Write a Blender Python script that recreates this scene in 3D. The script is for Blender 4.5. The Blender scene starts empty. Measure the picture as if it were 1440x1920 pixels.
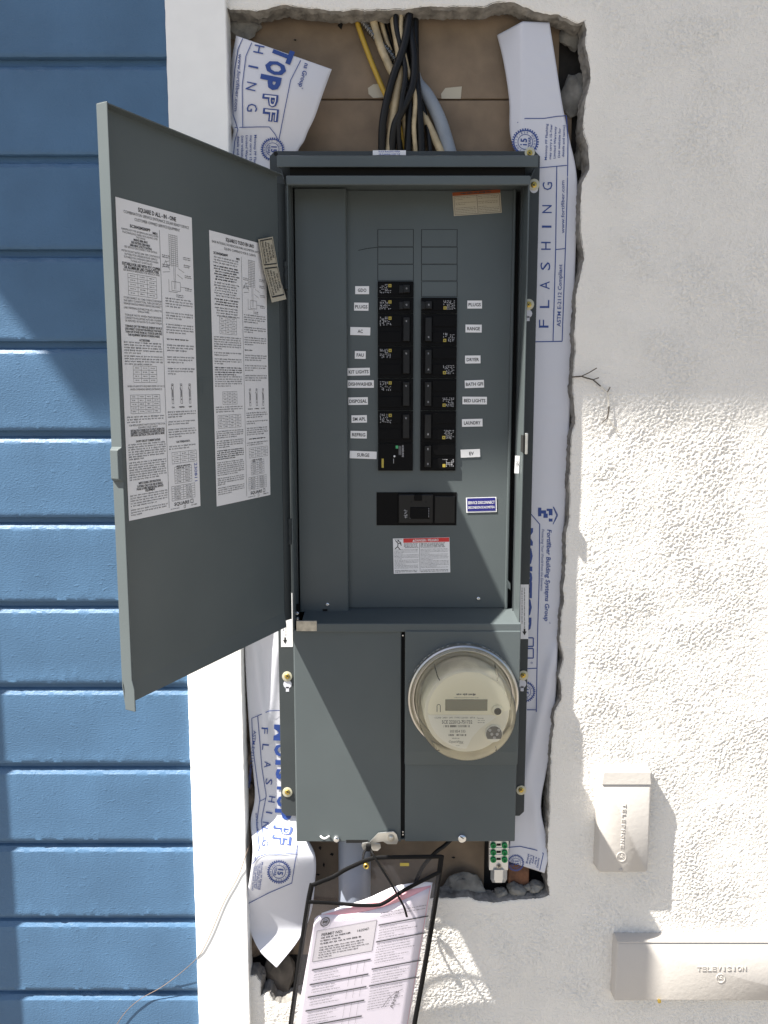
import bpy, bmesh, math, random
import numpy as np
from mathutils import Vector, Matrix, noise

SC = bpy.context.scene
COL = SC.collection
RND = random.Random(11)

# ------------------------------------------------------------------ camera, sky, sun, exposure
CAMY, CAMZ, FPX, PITCH = -1.28, 1.5, 1442.0, math.radians(7.27)
cam_d = bpy.data.cameras.new('camera'); cam = bpy.data.objects.new('camera', cam_d); COL.objects.link(cam)
cam_d.sensor_fit = 'HORIZONTAL'; cam_d.sensor_width = 36.0; cam_d.lens = 36.0 * FPX / 1440.0
cam_d.clip_start = 0.02; cam_d.clip_end = 500
cam.location = (0, CAMY, CAMZ); cam.rotation_euler = (math.pi / 2 - PITCH, 0, 0)
SC.camera = cam

SUN = Vector((2.35, 1.0, -3.85)).normalized()
world = bpy.data.worlds.new('World'); SC.world = world; world.use_nodes = True
wn = world.node_tree.nodes; wl = world.node_tree.links
sky = wn.new('ShaderNodeTexSky'); sky.sky_type = 'NISHITA'; sky.sun_disc = False
sky.sun_elevation = math.asin(-SUN.z); sky.sun_rotation = math.atan2(-SUN.x, -SUN.y) % (2 * math.pi)
sky.dust_density = 2.0
wl.new(sky.outputs[0], wn['Background'].inputs[0]); wn['Background'].inputs[1].default_value = 0.05
sun_d = bpy.data.lights.new('sun', 'SUN'); sun_d.energy = 5.0; sun_d.angle = math.radians(0.55)
sun_d.color = (1.0, 0.95, 0.87)
sun_o = bpy.data.objects.new('sun', sun_d); COL.objects.link(sun_o)
sun_o.rotation_euler = SUN.to_track_quat('-Z', 'Y').to_euler(); sun_o.location = (-3, -2, 6)
vs = SC.view_settings
vs.view_transform = 'Standard'; vs.look = 'None'; vs.gamma = 1.0; vs.use_curve_mapping = False
vs.exposure = 1.62

# ------------------------------------------------------------------ helpers
CP, SP = math.cos(PITCH), math.sin(PITCH)
def ray(u, v):
    t = (960 - v) / FPX
    return Vector(((u - 720) / FPX, CP + t * SP, -SP + t * CP))
def P(u, v, Y=0.0):
    """point of the vertical plane at depth Y that the photograph shows at pixel (u, v)"""
    d = ray(u, v); k = (Y - CAMY) / d.y
    return Vector((d.x * k, Y, CAMZ + d.z * k))
def flat(Y):
    return lambda u, v: P(u, v, Y)
def lerp(a, b, t): return a + (b - a) * t
def sstep(a, b, x):
    t = min(1, max(0, (x - a) / (b - a))); return t * t * (3 - 2 * t)

def mat(name, col, rough=0.5, metal=0.0, var=0.0, vscale=12.0, bump=0.0, bscale=150.0, spec=0.5, col2=None, detail=4.0):
    m = bpy.data.materials.new(name); m.use_nodes = True
    nt = m.node_tree; b = nt.nodes['Principled BSDF']
    b.inputs['Base Color'].default_value = (*col, 1); b.inputs['Roughness'].default_value = rough
    b.inputs['Metallic'].default_value = metal; b.inputs['Specular IOR Level'].default_value = spec
    if var or bump:
        tc = nt.nodes.new('ShaderNodeTexCoord')
    if var:
        n = nt.nodes.new('ShaderNodeTexNoise'); n.inputs['Scale'].default_value = vscale
        n.inputs['Detail'].default_value = detail
        nt.links.new(tc.outputs['Object'], n.inputs['Vector'])
        r = nt.nodes.new('ShaderNodeValToRGB')
        c2 = col2 if col2 else tuple(max(0, c * (1 - var)) for c in col)
        c1 = col if col2 else tuple(min(1, c * (1 + var)) for c in col)
        r.color_ramp.elements[0].position = 0.32; r.color_ramp.elements[1].position = 0.68
        r.color_ramp.elements[0].color = (*c2, 1); r.color_ramp.elements[1].color = (*c1, 1)
        nt.links.new(n.outputs['Fac'], r.inputs['Fac']); nt.links.new(r.outputs['Color'], b.inputs['Base Color'])
    if bump:
        n2 = nt.nodes.new('ShaderNodeTexNoise'); n2.inputs['Scale'].default_value = bscale; n2.inputs['Detail'].default_value = 3
        nt.links.new(tc.outputs['Object'], n2.inputs['Vector'])
        bp = nt.nodes.new('ShaderNodeBump'); bp.inputs['Strength'].default_value = 1.0; bp.inputs['Distance'].default_value = bump
        nt.links.new(n2.outputs['Fac'], bp.inputs['Height']); nt.links.new(bp.outputs['Normal'], b.inputs['Normal'])
    return m

def clear_mat(name, tint, haze=0.05, hazecol=(0.8, 0.8, 0.8), rough=0.06, gloss=1.0):
    m = bpy.data.materials.new(name); m.use_nodes = True
    nt = m.node_tree; nt.nodes.remove(nt.nodes['Principled BSDF']); out = nt.nodes['Material Output']
    tr = nt.nodes.new('ShaderNodeBsdfTransparent'); tr.inputs[0].default_value = (*tint, 1)
    di = nt.nodes.new('ShaderNodeBsdfDiffuse'); di.inputs[0].default_value = (*hazecol, 1)
    gl = nt.nodes.new('ShaderNodeBsdfGlossy'); gl.inputs['Roughness'].default_value = rough
    tc = nt.nodes.new('ShaderNodeTexCoord'); ns = nt.nodes.new('ShaderNodeTexNoise'); ns.inputs['Scale'].default_value = 14
    nt.links.new(tc.outputs['Object'], ns.inputs['Vector'])
    bp = nt.nodes.new('ShaderNodeBump'); bp.inputs['Distance'].default_value = 0.004; bp.inputs['Strength'].default_value = 0.6
    nt.links.new(ns.outputs['Fac'], bp.inputs['Height']); nt.links.new(bp.outputs['Normal'], gl.inputs['Normal'])
    mx = nt.nodes.new('ShaderNodeMixShader'); mx.inputs[0].default_value = haze
    nt.links.new(tr.outputs[0], mx.inputs[1]); nt.links.new(di.outputs[0], mx.inputs[2])
    fr = nt.nodes.new('ShaderNodeFresnel'); fr.inputs['IOR'].default_value = 1.0 + 0.45 * gloss
    mx2 = nt.nodes.new('ShaderNodeMixShader')
    nt.links.new(fr.outputs[0], mx2.inputs[0]); nt.links.new(mx.outputs[0], mx2.inputs[1]); nt.links.new(gl.outputs[0], mx2.inputs[2])
    nt.links.new(mx2.outputs[0], out.inputs[0])
    return m

class G:
    """collects geometry in world coordinates; build() links it as one mesh object"""
    def __init__(s): s.v = []; s.f = []
    def add(s, vs_, fs):
        o = len(s.v); s.v += [tuple(p) for p in vs_]; s.f += [tuple(i + o for i in f) for f in fs]; return s
    def box(s, x0, x1, y0, y1, z0, z1):
        v = [(x, y, z) for x in (x0, x1) for y in (y0, y1) for z in (z0, z1)]
        return s.add(v, [(0, 1, 3, 2), (4, 6, 7, 5), (0, 4, 5, 1), (2, 3, 7, 6), (0, 2, 6, 4), (1, 5, 7, 3)])
    def plate(s, pts, d):
        n = len(pts); d = Vector(d); a = [Vector(p) for p in pts]
        return s.add(a + [p + d for p in a], [tuple(range(n)), tuple(range(2 * n - 1, n - 1, -1))] +
                     [(i, (i + 1) % n, n + (i + 1) % n, n + i) for i in range(n)])
    def prect(s, u0, v0, u1, v1, Y, th):
        vm = (v0 + v1) / 2; a = P(u0, vm, Y).x; b = P(u1, vm, Y).x
        return s.box(a, b, Y, Y + th, P(720, v1, Y).z, P(720, v0, Y).z)
    def quad(s, pts): return s.add(pts, [tuple(range(len(pts)))])
    def tube(s, pts, r, n=8, caps=True, flatten=None):
        pts = [Vector(p) for p in pts]; m = len(pts); V = []; prev = None
        for i, p in enumerate(pts):
            t = (pts[min(i + 1, m - 1)] - pts[max(i - 1, 0)]).normalized()
            if prev is None:
                a = t.cross(Vector((0, 1, 0)))
                if a.length < 1e-3: a = t.cross(Vector((1, 0, 0)))
                a.normalize()
            else:
                a = (prev - t * prev.dot(t)).normalized()
            b = t.cross(a); prev = a
            rr = r[i] if isinstance(r, (list, tuple)) else r
            fl = flatten if flatten else 1.0
            for k in range(n):
                w = 2 * math.pi * k / n
                V.append(p + a * (rr * math.cos(w)) + b * (rr * fl * math.sin(w)))
        Fc = [(i * n + k, i * n + (k + 1) % n, (i + 1) * n + (k + 1) % n, (i + 1) * n + k) for i in range(m - 1) for k in range(n)]
        if caps: Fc += [tuple(range(n - 1, -1, -1)), tuple(range((m - 1) * n, m * n))]
        return s.add(V, Fc)
    def lathe(s, c, prof, n=48, axis=Vector((0, -1, 0)), cap=True):
        c = Vector(c); ax = axis.normalized()
        a = ax.cross(Vector((0, 0, 1)));
        if a.length < 1e-3: a = Vector((1, 0, 0))
        a.normalize(); b = ax.cross(a); V = []; m = len(prof)
        for r, h in prof:
            for k in range(n):
                w = 2 * math.pi * k / n
                V.append(c + ax * h + a * (r * math.cos(w)) + b * (r * math.sin(w)))
        Fc = [(i * n + k, i * n + (k + 1) % n, (i + 1) * n + (k + 1) % n, (i + 1) * n + k) for i in range(m - 1) for k in range(n)]
        if cap: Fc += [tuple(range(n)), tuple(range((m - 1) * n, m * n))]
        return s.add(V, Fc)
    def grid(s, fn, nu, nv):
        V = [fn(i / nu, j / nv) for j in range(nv + 1) for i in range(nu + 1)]
        return s.add(V, [(j * (nu + 1) + i, j * (nu + 1) + i + 1, (j + 1) * (nu + 1) + i + 1, (j + 1) * (nu + 1) + i) for j in range(nv) for i in range(nu)])
    def line(s, pts, w, f):
        """flat printed line through points of the domain of surface f"""
        for (a, b) in zip(pts[:-1], pts[1:]):
            dx, dy = b[0] - a[0], b[1] - a[1]; L = math.hypot(dx, dy) or 1
            nx, ny = -dy / L * w / 2, dx / L * w / 2
            k = max(1, int(L / 12)) if L > 3 else 1
            for i in range(k):
                p = (lerp(a[0], b[0], i / k), lerp(a[1], b[1], i / k)); q = (lerp(a[0], b[0], (i + 1) / k), lerp(a[1], b[1], (i + 1) / k))
                s.quad([f(p[0] + nx, p[1] + ny), f(q[0] + nx, q[1] + ny), f(q[0] - nx, q[1] - ny), f(p[0] - nx, p[1] - ny)])
        return s
    def rect(s, u0, v0, u1, v1, f):
        return s.quad([f(u0, v0), f(u1, v0), f(u1, v1), f(u0, v1)])
    def build(s, name, m, parent=None, bevel=0.0, smooth=None, recalc=True, solid=0.0, sub=0):
        me = bpy.data.meshes.new(name); me.from_pydata(s.v, [], s.f)
        if recalc:
            bm = bmesh.new(); bm.from_mesh(me); bmesh.ops.recalc_face_normals(bm, faces=bm.faces); bm.to_mesh(me); bm.free()
        if smooth is not None:
            me.polygons.foreach_set('use_smooth', [True] * len(me.polygons)); me.set_sharp_from_angle(angle=math.radians(smooth))
        me.materials.append(m)
        o = link(name, me, parent)
        if solid:
            q = o.modifiers.new('thickness', 'SOLIDIFY'); q.thickness = solid; q.offset = 0
        if bevel:
            q = o.modifiers.new('bevel', 'BEVEL'); q.width = bevel; q.segments = 2; q.limit_method = 'ANGLE'; q.angle_limit = math.radians(40)
        return o

def link(name, me, parent=None, loc=None):
    o = bpy.data.objects.new(name, me); COL.objects.link(o)
    if loc is not None: o.location = loc
    if parent is not None:
        o.parent = parent
        if parent.type == 'EMPTY': o.matrix_parent_inverse = Matrix.Translation(-Vector(parent.location))
        else: o.matrix_parent_inverse = Matrix.Translation(-Vector(parent.location))
    return o
def tag(o, label, cat, group=None, kind=None):
    if label: o['label'] = label
    if cat: o['category'] = cat
    if group: o['group'] = group
    if kind: o['kind'] = kind
    return o
def thing(name, label, cat, loc, group=None):
    o = bpy.data.objects.new(name, None); COL.objects.link(o); o.location = loc; o.empty_display_size = 0.05
    return tag(o, label, cat, group)

def cr(pts, n=8):
    """Catmull-Rom through points"""
    pts = [Vector(p) for p in pts]; q = [pts[0] * 2 - pts[1]] + pts + [pts[-1] * 2 - pts[-2]]; out = []
    for i in range(1, len(q) - 2):
        a, b, c, d = q[i - 1:i + 3]
        for k in range(n):
            t = k / n
            out.append(0.5 * ((2 * b) + (c - a) * t + (2 * a - 5 * b + 4 * c - d) * t * t + (3 * b - a - 3 * c + d) * t ** 3))
    out.append(pts[-1]); return out

_txt = {}
def text_mesh(body, bold=0.0, shear=0.0, space=1.0):
    k = (body, bold, shear, space)
    if k not in _txt:
        c = bpy.data.curves.new('t', 'FONT'); c.body = body; c.size = 1; c.resolution_u = 2; c.offset = bold; c.shear = shear; c.space_character = space
        o = bpy.data.objects.new('t', c)
        me = bpy.data.meshes.new_from_object(o)
        V = [(v.co.x, v.co.y) for v in me.vertices]; Fc = [tuple(p.vertices) for p in me.polygons]
        bpy.data.objects.remove(o); bpy.data.curves.remove(c); bpy.data.meshes.remove(me)
        xs = [p[0] for p in V] or [0, 1]
        _txt[k] = (V, Fc, min(xs), max(xs))
    return _txt[k]
CAPH = 0.73
def txt(g, body, u, v, h, f, ang=0.0, w=None, align='c', bold=0.0, shear=0.0, space=1.0, up=-1):
    """lettering centred on (u, v) of surface f; h = cap height, w = full width, both in units of f; up=-1 when v grows downwards"""
    V, Fc, x0, x1 = text_mesh(body, bold, shear, space)
    if not Fc: return
    sy = h / CAPH; sx = (w / (x1 - x0)) if w else sy
    a = math.radians(ang); ca, sa = math.cos(a), math.sin(a)
    xo = {'c': (x0 + x1) / 2, 'l': x0, 'r': x1}[align]
    out = []
    for x, y in V:
        X_ = (x - xo) * sx; Y_ = (y - CAPH / 2) * sy * up
        out.append(f(u + X_ * ca - Y_ * sa, v + X_ * sa + Y_ * ca))
    g.add(out, Fc)
def bars(g, u0, u1, v, h, f, rnd=RND, fill=0.55, last=False):
    """one line of print too small to read: word-long marks"""
    u = u0; end = u1 if not last else lerp(u0, u1, rnd.uniform(.3, .8)); L = u1 - u0
    while u < end - h:
        w = min(end - u, rnd.uniform(1.2, 4.5) * h)
        k = max(1, int(w / (h * .62)))
        for i in range(k):
            x = u + w * i / k
            hh = h * rnd.choice((.72, .72, 1.0)) / 2
            g.rect(x, v - hh, x + w / k * fill * rnd.uniform(.75, 1.2), v + hh * rnd.uniform(.4, 1), f)
        u += w + h * .55

# ------------------------------------------------------------------ materials
M = {}
M['steel'] = mat('grey_powder_coat', (0.090, 0.107, 0.111), 0.42, var=0.07, vscale=5, spec=0.28, bump=0.00004, bscale=900)
M['steel_dark'] = mat('grey_flange_coat', (0.046, 0.054, 0.057), 0.5, spec=0.3, var=0.06, vscale=14)
def wear(m, lo, hi, sc):
    nt = m.node_tree; tc = nt.nodes.new('ShaderNodeTexCoord'); n = nt.nodes.new('ShaderNodeTexNoise'); n.inputs['Scale'].default_value = sc; n.inputs['Detail'].default_value = 8
    mr = nt.nodes.new('ShaderNodeMapRange'); mr.inputs['From Min'].default_value = .3; mr.inputs['From Max'].default_value = .7; mr.inputs['To Min'].default_value = lo; mr.inputs['To Max'].default_value = hi
    nt.links.new(tc.outputs['Object'], n.inputs['Vector']); nt.links.new(n.outputs['Fac'], mr.inputs['Value']); nt.links.new(mr.outputs[0], nt.nodes['Principled BSDF'].inputs['Roughness'])
wear(M['steel'], .28, .55, 7)
M['black'] = mat('black_plastic', (0.004, 0.004, 0.0045), 0.5, spec=0.1)
M['black2'] = mat('black_handle_plastic', (0.007, 0.007, 0.0075), 0.4, spec=0.3)
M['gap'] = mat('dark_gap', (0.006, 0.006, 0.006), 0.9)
M['white_label'] = mat('white_label', (0.80, 0.80, 0.81), 0.45)
M['cream_label'] = mat('cream_label', (0.44, 0.40, 0.31), 0.5)
M['sheet'] = mat('instruction_sheet', (0.74, 0.74, 0.76), 0.45, spec=0.3)
M['ink'] = mat('black_ink', (0.02, 0.02, 0.022), 0.6)
M['ink_soft'] = mat('grey_ink', (0.045, 0.045, 0.05), 0.6)
M['ink_blue'] = mat('blue_stamp_ink', (0.05, 0.08, 0.35), 0.6)
M['navy'] = mat('navy_print', (0.018, 0.055, 0.24), 0.5)
M['navy_label'] = mat('navy_label', (0.012, 0.012, 0.16), 0.4)
M['white_print'] = mat('white_print', (0.75, 0.75, 0.75), 0.5)
M['grey_print'] = mat('grey_print', (0.42, 0.42, 0.44), 0.5)
M['yellow_print'] = mat('yellow_print', (0.42, 0.33, 0.05), 0.5)
M['green_print'] = mat('green_print', (0.06, 0.4, 0.16), 0.5)
M['red_print'] = mat('red_print', (0.6, 0.03, 0.03), 0.45)
M['orange_print'] = mat('orange_print', (0.26, 0.06, 0.015), 0.5)
M['zinc'] = mat('zinc_plate', (0.6, 0.6, 0.58), 0.32, metal=0.9, var=0.12, vscale=60)
M['zinc_worn'] = mat('worn_zinc', (0.42, 0.40, 0.35), 0.45, metal=0.8, var=0.25, vscale=80)
M['screw'] = mat('bright_screw', (0.75, 0.75, 0.75), 0.25, metal=0.9)
M['brass'] = mat('brass_screw', (0.55, 0.40, 0.10), 0.35, metal=0.9)
M['washer'] = mat('pale_washer', (0.52, 0.50, 0.38), 0.4, metal=0.25)
M['ring'] = mat('meter_ring_metal', (0.62, 0.60, 0.56), 0.34, metal=1.0, var=0.08, vscale=30)
M['glass'] = clear_mat('meter_glass', (0.99, 0.98, 0.94), 0.09, (0.9, 0.85, 0.68), 0.05)
M['meter_body'] = mat('meter_body_cream', (0.88, 0.84, 0.70), 0.5, var=0.16, vscale=25)
M['meter_face'] = mat('meter_face_cream', (0.90, 0.86, 0.69), 0.4)
M['meter_plate'] = mat('meter_nameplate', (0.86, 0.85, 0.79), 0.4)
M['meter_low'] = mat('meter_lower_face', (0.80, 0.77, 0.66), 0.4)
M['lcd'] = mat('lcd_display', (0.16, 0.165, 0.12), 0.25)
M['trim'] = mat('white_trim_paint', (0.88, 0.875, 0.85), 0.5, var=0.02, vscale=30, bump=0.00015, bscale=160)
M['mortar'] = mat('grey_mortar', (0.21, 0.20, 0.185), 0.95, var=0.4, vscale=60, bump=0.002, bscale=160)
M['rubble'] = mat('mortar_rubble', (0.19, 0.185, 0.17), 0.95, var=0.35, vscale=45, bump=0.0015, bscale=200)
M['sheathing'] = mat('brown_sheathing', (0.20, 0.148, 0.10), 0.8, var=0.2, vscale=18, bump=0.0003, bscale=300)
M['tar'] = mat('black_building_paper', (0.022, 0.02, 0.018), 0.85, var=0.4, vscale=30, bump=0.002, bscale=40)
M['wood'] = mat('reddish_wood', (0.16, 0.07, 0.035), 0.75, var=0.35, vscale=70)
M['paper'] = mat('flashing_paper', (0.60, 0.61, 0.665), 0.42, bump=0.0003, bscale=60)
M['permit'] = mat('permit_paper', (0.70, 0.65, 0.71), 0.55, var=0.04, vscale=6)
M['permit_box'] = mat('permit_box_paper', (0.58, 0.55, 0.57), 0.55)
M['pink'] = mat('pink_paper', (0.78, 0.38, 0.42), 0.55)
M['white_paper'] = mat('white_paper', (0.8, 0.78, 0.82), 0.55)
M['vinyl'] = clear_mat('clear_vinyl', (0.97, 0.97, 0.985), 0.03, (0.8, 0.78, 0.84), 0.10, 0.55)
M['binding'] = mat('black_binding', (0.005, 0.005, 0.0055), 0.65, spec=0.15)
M['cable_black'] = mat('black_cable', (0.006, 0.006, 0.0065), 0.45, spec=0.3, bump=0.0004, bscale=120)
M['cable_cream'] = mat('cream_cable', (0.42, 0.34, 0.21), 0.5, var=0.22, vscale=60)
M['cable_yellow'] = mat('yellow_cable', (0.45, 0.29, 0.03), 0.45)
M['cable_grey'] = mat('grey_cable', (0.22, 0.25, 0.29), 0.45, var=0.08, vscale=30)
M['flex'] = mat('flexible_steel_conduit', (0.20, 0.20, 0.20), 0.35, metal=0.9)
M['pvc'] = mat('grey_conduit', (0.24, 0.27, 0.33), 0.42)
M['green'] = mat('green_screw', (0.01, 0.22, 0.07), 0.3, metal=0.4)
M['alu'] = mat('aluminium', (0.66, 0.67, 0.67), 0.35, metal=0.75)
M['utility'] = mat('painted_box', (0.50, 0.475, 0.445), 0.5, bump=0.0004, bscale=140)
M['twig'] = mat('dark_twig', (0.07, 0.055, 0.04), 0.8)
M['twig_pale'] = mat('pale_twig', (0.6, 0.57, 0.5), 0.8)
M['concrete'] = mat('concrete', (0.17, 0.155, 0.135), 0.9, var=0.15, vscale=3, bump=0.002, bscale=60)
M['roof'] = mat('roof_shingle', (0.10, 0.09, 0.085), 0.9, var=0.3, vscale=8)

def stucco_mat():
    m = mat('painted_stucco', (0.81, 0.785, 0.735), 0.62, var=0.035, vscale=7, detail=8.0, bump=0.0018, bscale=420)
    return m
M['stucco'] = stucco_mat()
def siding_mat():
    m = mat('blue_siding_paint', (0.073, 0.150, 0.258), 0.48, spec=0.3, var=0.09, vscale=9, detail=9.0)
    nt = m.node_tree; b = nt.nodes['Principled BSDF']; tc = nt.nodes.new('ShaderNodeTexCoord')
    mp = nt.nodes.new('ShaderNodeMapping'); mp.inputs['Scale'].default_value = (0.55, 1, 1); nt.links.new(tc.outputs['Object'], mp.inputs[0])
    n = nt.nodes.new('ShaderNodeTexNoise'); n.inputs['Scale'].default_value = 420; n.inputs['Detail'].default_value = 4
    n3 = nt.nodes.new('ShaderNodeTexNoise'); n3.inputs['Scale'].default_value = 120; n3.inputs['Detail'].default_value = 6
    r3 = nt.nodes.new('ShaderNodeValToRGB'); r3.color_ramp.elements[0].position = .60; r3.color_ramp.elements[1].position = .72
    nt.links.new(mp.outputs[0], n.inputs['Vector']); nt.links.new(mp.outputs[0], n3.inputs['Vector']); nt.links.new(n3.outputs['Fac'], r3.inputs[0])
    mul = nt.nodes.new('ShaderNodeMath'); mul.operation = 'MULTIPLY_ADD'; mul.inputs[1].default_value = 0.5
    nt.links.new(r3.outputs[0], mul.inputs[0]); nt.links.new(n.outputs['Fac'], mul.inputs[2])
    bp = nt.nodes.new('ShaderNodeBump'); bp.inputs['Distance'].default_value = 0.0007; bp.inputs['Strength'].default_value = 0.8
    nt.links.new(mul.outputs[0], bp.inputs['Height']); nt.links.new(bp.outputs[0], b.inputs['Normal'])
    return m
M['siding'] = siding_mat()

# ------------------------------------------------------------------ ground
g = G(); g.quad([(-120, -120, 0), (120, -120, 0), (120, 120, 0), (-120, 120, 0)])
tag(g.build('ground', M['concrete']), None, None, kind='structure')

# ------------------------------------------------------------------ stucco wall with the broken opening
hole_px = [(418, 8), (433, 17), (449, 19), (477, 19), (505, 14), (535, 8), (552, 11), (574, 14), (602, 17), (644, 21), (685, 19), (727, 18), (760, 18),
    (782, 14), (804, 11), (837, 14), (879, 12), (907, 14), (929, 4), (962, 3), (976, 10), (1004, 22), (1045, 28), (1082, 42), (1095, 39), (1101, 56),
    (1098, 83), (1107, 119), (1107, 153), (1098, 189), (1095, 222), (1095, 250), (1104, 278), (1105, 318), (1092, 343), (1088, 385), (1087, 427),
    (1095, 485), (1090, 520), (1081, 541), (1079, 593), (1077, 656), (1074, 727), (1077, 793), (1071, 826), (1067, 902), (1068, 946), (1062, 1012),
    (1059, 1071), (1058, 1126), (1051, 1159), (1049, 1202), (1056, 1235), (1049, 1268), (1053, 1290), (1052, 1312), (1040, 1334), (1038, 1355),
    (1033, 1415), (1031, 1449), (1030, 1479), (1030, 1518), (1027, 1576), (1026, 1625), (1027, 1654), (1031, 1679), (1014, 1685), (975, 1687),
    (926, 1693), (897, 1691), (878, 1683), (849, 1685), (817, 1683), (760, 1700), (690, 1760), (620, 1830), (570, 1872), (543, 1881), (527, 1883),
    (512, 1876), (503, 1861), (488, 1867), (490, 1840), (480, 1828), (464, 1830), (440, 1826)]
raw = [P(u, v, 0) for u, v in hole_px]
poly = []
for i, a in enumerate(raw):
    b = raw[(i + 1) % len(raw)]; k = max(1, int((b - a).length / 0.0032))
    for j in range(k):
        p = a.lerp(b, j / k); q = noise.noise_vector(p * 28) * 0.0022 + noise.noise_vector(p * 95) * 0.0012 + noise.noise_vector(p * 290) * 0.0011
        poly.append((p.x + q.x, p.z + q.z))
poly = np.array(poly)
TRIM_L, TRIM_R = -0.3365, -0.2430

def band_noise(ny, nx, step, lo, hi, seed, p=2.0):
    rs = np.random.RandomState(seed); a = np.fft.rfft2(rs.randn(ny, nx))
    ky = np.fft.fftfreq(ny, step)[:, None]; kx = np.fft.rfftfreq(nx, step)[None, :]
    k = np.sqrt(kx * kx + ky * ky); a *= np.exp(-(k * lo) ** 2 * p) * (1 - np.exp(-(k * hi) ** 2 * p))
    b = np.fft.irfft2(a, s=(ny, nx)); return b / b.std()
def in_poly(x, z, pl):
    ins = np.zeros(x.shape, bool); n = len(pl)
    for i in range(n):
        x1, z1 = pl[i]; x2, z2 = pl[(i + 1) % n]
        if z1 == z2: continue
        c = ((z1 > z) != (z2 > z)) & (x < (x2 - x1) * (z - z1) / (z2 - z1) + x1); ins ^= c
    return ins

ST = 0.0019
gx0, gx1, gz0, gz1 = TRIM_R - 0.004, 0.78, CAMZ - 1.14, CAMZ + 0.68
nx = int((gx1 - gx0) / ST) + 1; nz = int((gz1 - gz0) / ST) + 1
gx = gx0 + np.arange(nx) * ST; gz = gz0 + np.arange(nz) * ST
XX, ZZ = np.meshgrid(gx, gz)
fine = band_noise(nz, nx, ST, 0.0021, 0.0058, 3)
mid = band_noise(nz, nx, ST, 0.010, 0.05, 4)
big = band_noise(nz, nx, ST, 0.06, 0.5, 5)
def aniso(seed, ang, st):
    rs = np.random.RandomState(seed); a = np.fft.rfft2(rs.randn(nz, nx))
    ky = np.fft.fftfreq(nz, ST)[:, None]; kx = np.fft.rfftfreq(nx, ST)[None, :]
    c_, s_ = math.cos(ang), math.sin(ang); k = np.sqrt(((kx * c_ + ky * s_) * st) ** 2 + ((-kx * s_ + ky * c_)) ** 2)
    a *= np.exp(-(k * 0.0019) ** 2 * 2) * (1 - np.exp(-(k * 0.0050) ** 2 * 2)); b = np.fft.irfft2(a, s=(nz, nx)); return b / b.std()
wA = np.clip(0.5 + big * .6, 0, 1)
fine = fine * .55 + aniso(21, .25, 2.0) * wA + aniso(22, -.75, 2.0) * (1 - wA)
fine = np.tanh(fine * 0.75) - .35 * np.clip(np.abs(mid) - .9, 0, 1)
amp = 0.00090 * (1 + 0.25 * np.clip(big, -1.5, 1.5))
# trowelled smooth band round the opening and smoother paint high up on the wall
pdx = np.min(np.hypot(XX[::6, ::6, None] - poly[None, None, ::5, 0], ZZ[::6, ::6, None] - poly[None, None, ::5, 1]), axis=2)
pd = np.kron(pdx, np.ones((6, 6)))[:nz, :nx]
smooth = np.clip((pd - 0.004) / 0.035, 0, 1) * 0.75 + 0.25
smooth *= 1 - 0.1 * np.clip((ZZ - (CAMZ - 0.0)) / 0.10, 0, 1)
YY = -(fine * amp * smooth) - mid * 0.00010 - big * 0.0003
inside = in_poly(XX, ZZ, poly)
keep_f = ~(inside[:-1, :-1] | inside[1:, :-1] | inside[:-1, 1:] | inside[1:, 1:])
touch_k = np.zeros((nz, nx), bool); touch_r = np.zeros((nz, nx), bool)
for (a, b) in ((0, 0), (1, 0), (0, 1), (1, 1)):
    touch_k[a:nz - 1 + a, b:nx - 1 + b] |= keep_f; touch_r[a:nz - 1 + a, b:nx - 1 + b] |= ~keep_f
for j, i in np.argwhere(touch_k & touch_r):
    d = (poly[:, 0] - XX[j, i]) ** 2 + (poly[:, 1] - ZZ[j, i]) ** 2; k = d.argmin()
    if d[k] < (2.2 * ST) ** 2:
        XX[j, i], ZZ[j, i] = poly[k]; YY[j, i] += 0.0012
idx = np.arange(nx * nz).reshape(nz, nx)
fa = np.stack([idx[:-1, :-1], idx[:-1, 1:], idx[1:, 1:], idx[1:, :-1]], -1)[keep_f]
used = np.zeros(nx * nz, bool); used[fa.ravel()] = True
remap = np.cumsum(used) - 1
co = np.stack([XX.ravel(), YY.ravel(), ZZ.ravel()], -1)[used]
fa = remap[fa]
# plain wall beyond what the photograph shows
ext = [(gx1, 3.0, gz0, gz1), (gx0, 3.0, gz1, 3.9), (gx0, 3.0, 0.0, gz0)]
ev = []; ef = []
for (a, b, c, d) in ext:
    o = len(co) + len(ev); ev += [(a, 0, c), (b, 0, c), (b, 0, d), (a, 0, d)]; ef.append((o, o + 1, o + 2, o + 3))
co = np.vstack([co, np.array(ev)]); fa = np.vstack([fa, np.array(ef)])
me = bpy.data.meshes.new('render_coat')
me.vertices.add(len(co)); me.vertices.foreach_set('co', co.astype(np.float32).ravel())
me.loops.add(len(fa) * 4); me.loops.foreach_set('vertex_index', fa.astype(np.int32).ravel())
me.polygons.add(len(fa)); me.polygons.foreach_set('loop_start', np.arange(len(fa), dtype=np.int32) * 4)
me.polygons.foreach_set('loop_total', np.full(len(fa), 4, np.int32))
me.polygons.foreach_set('use_smooth', np.ones(len(fa), bool))
me.update(calc_edges=True); me.validate(); me.materials.append(M['stucco'])
stucco = thing('stucco_wall', 'off-white rough stucco wall broken open around the grey panel', 'wall', (0.3, 0, 0))
link('render_coat', me, stucco)
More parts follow.
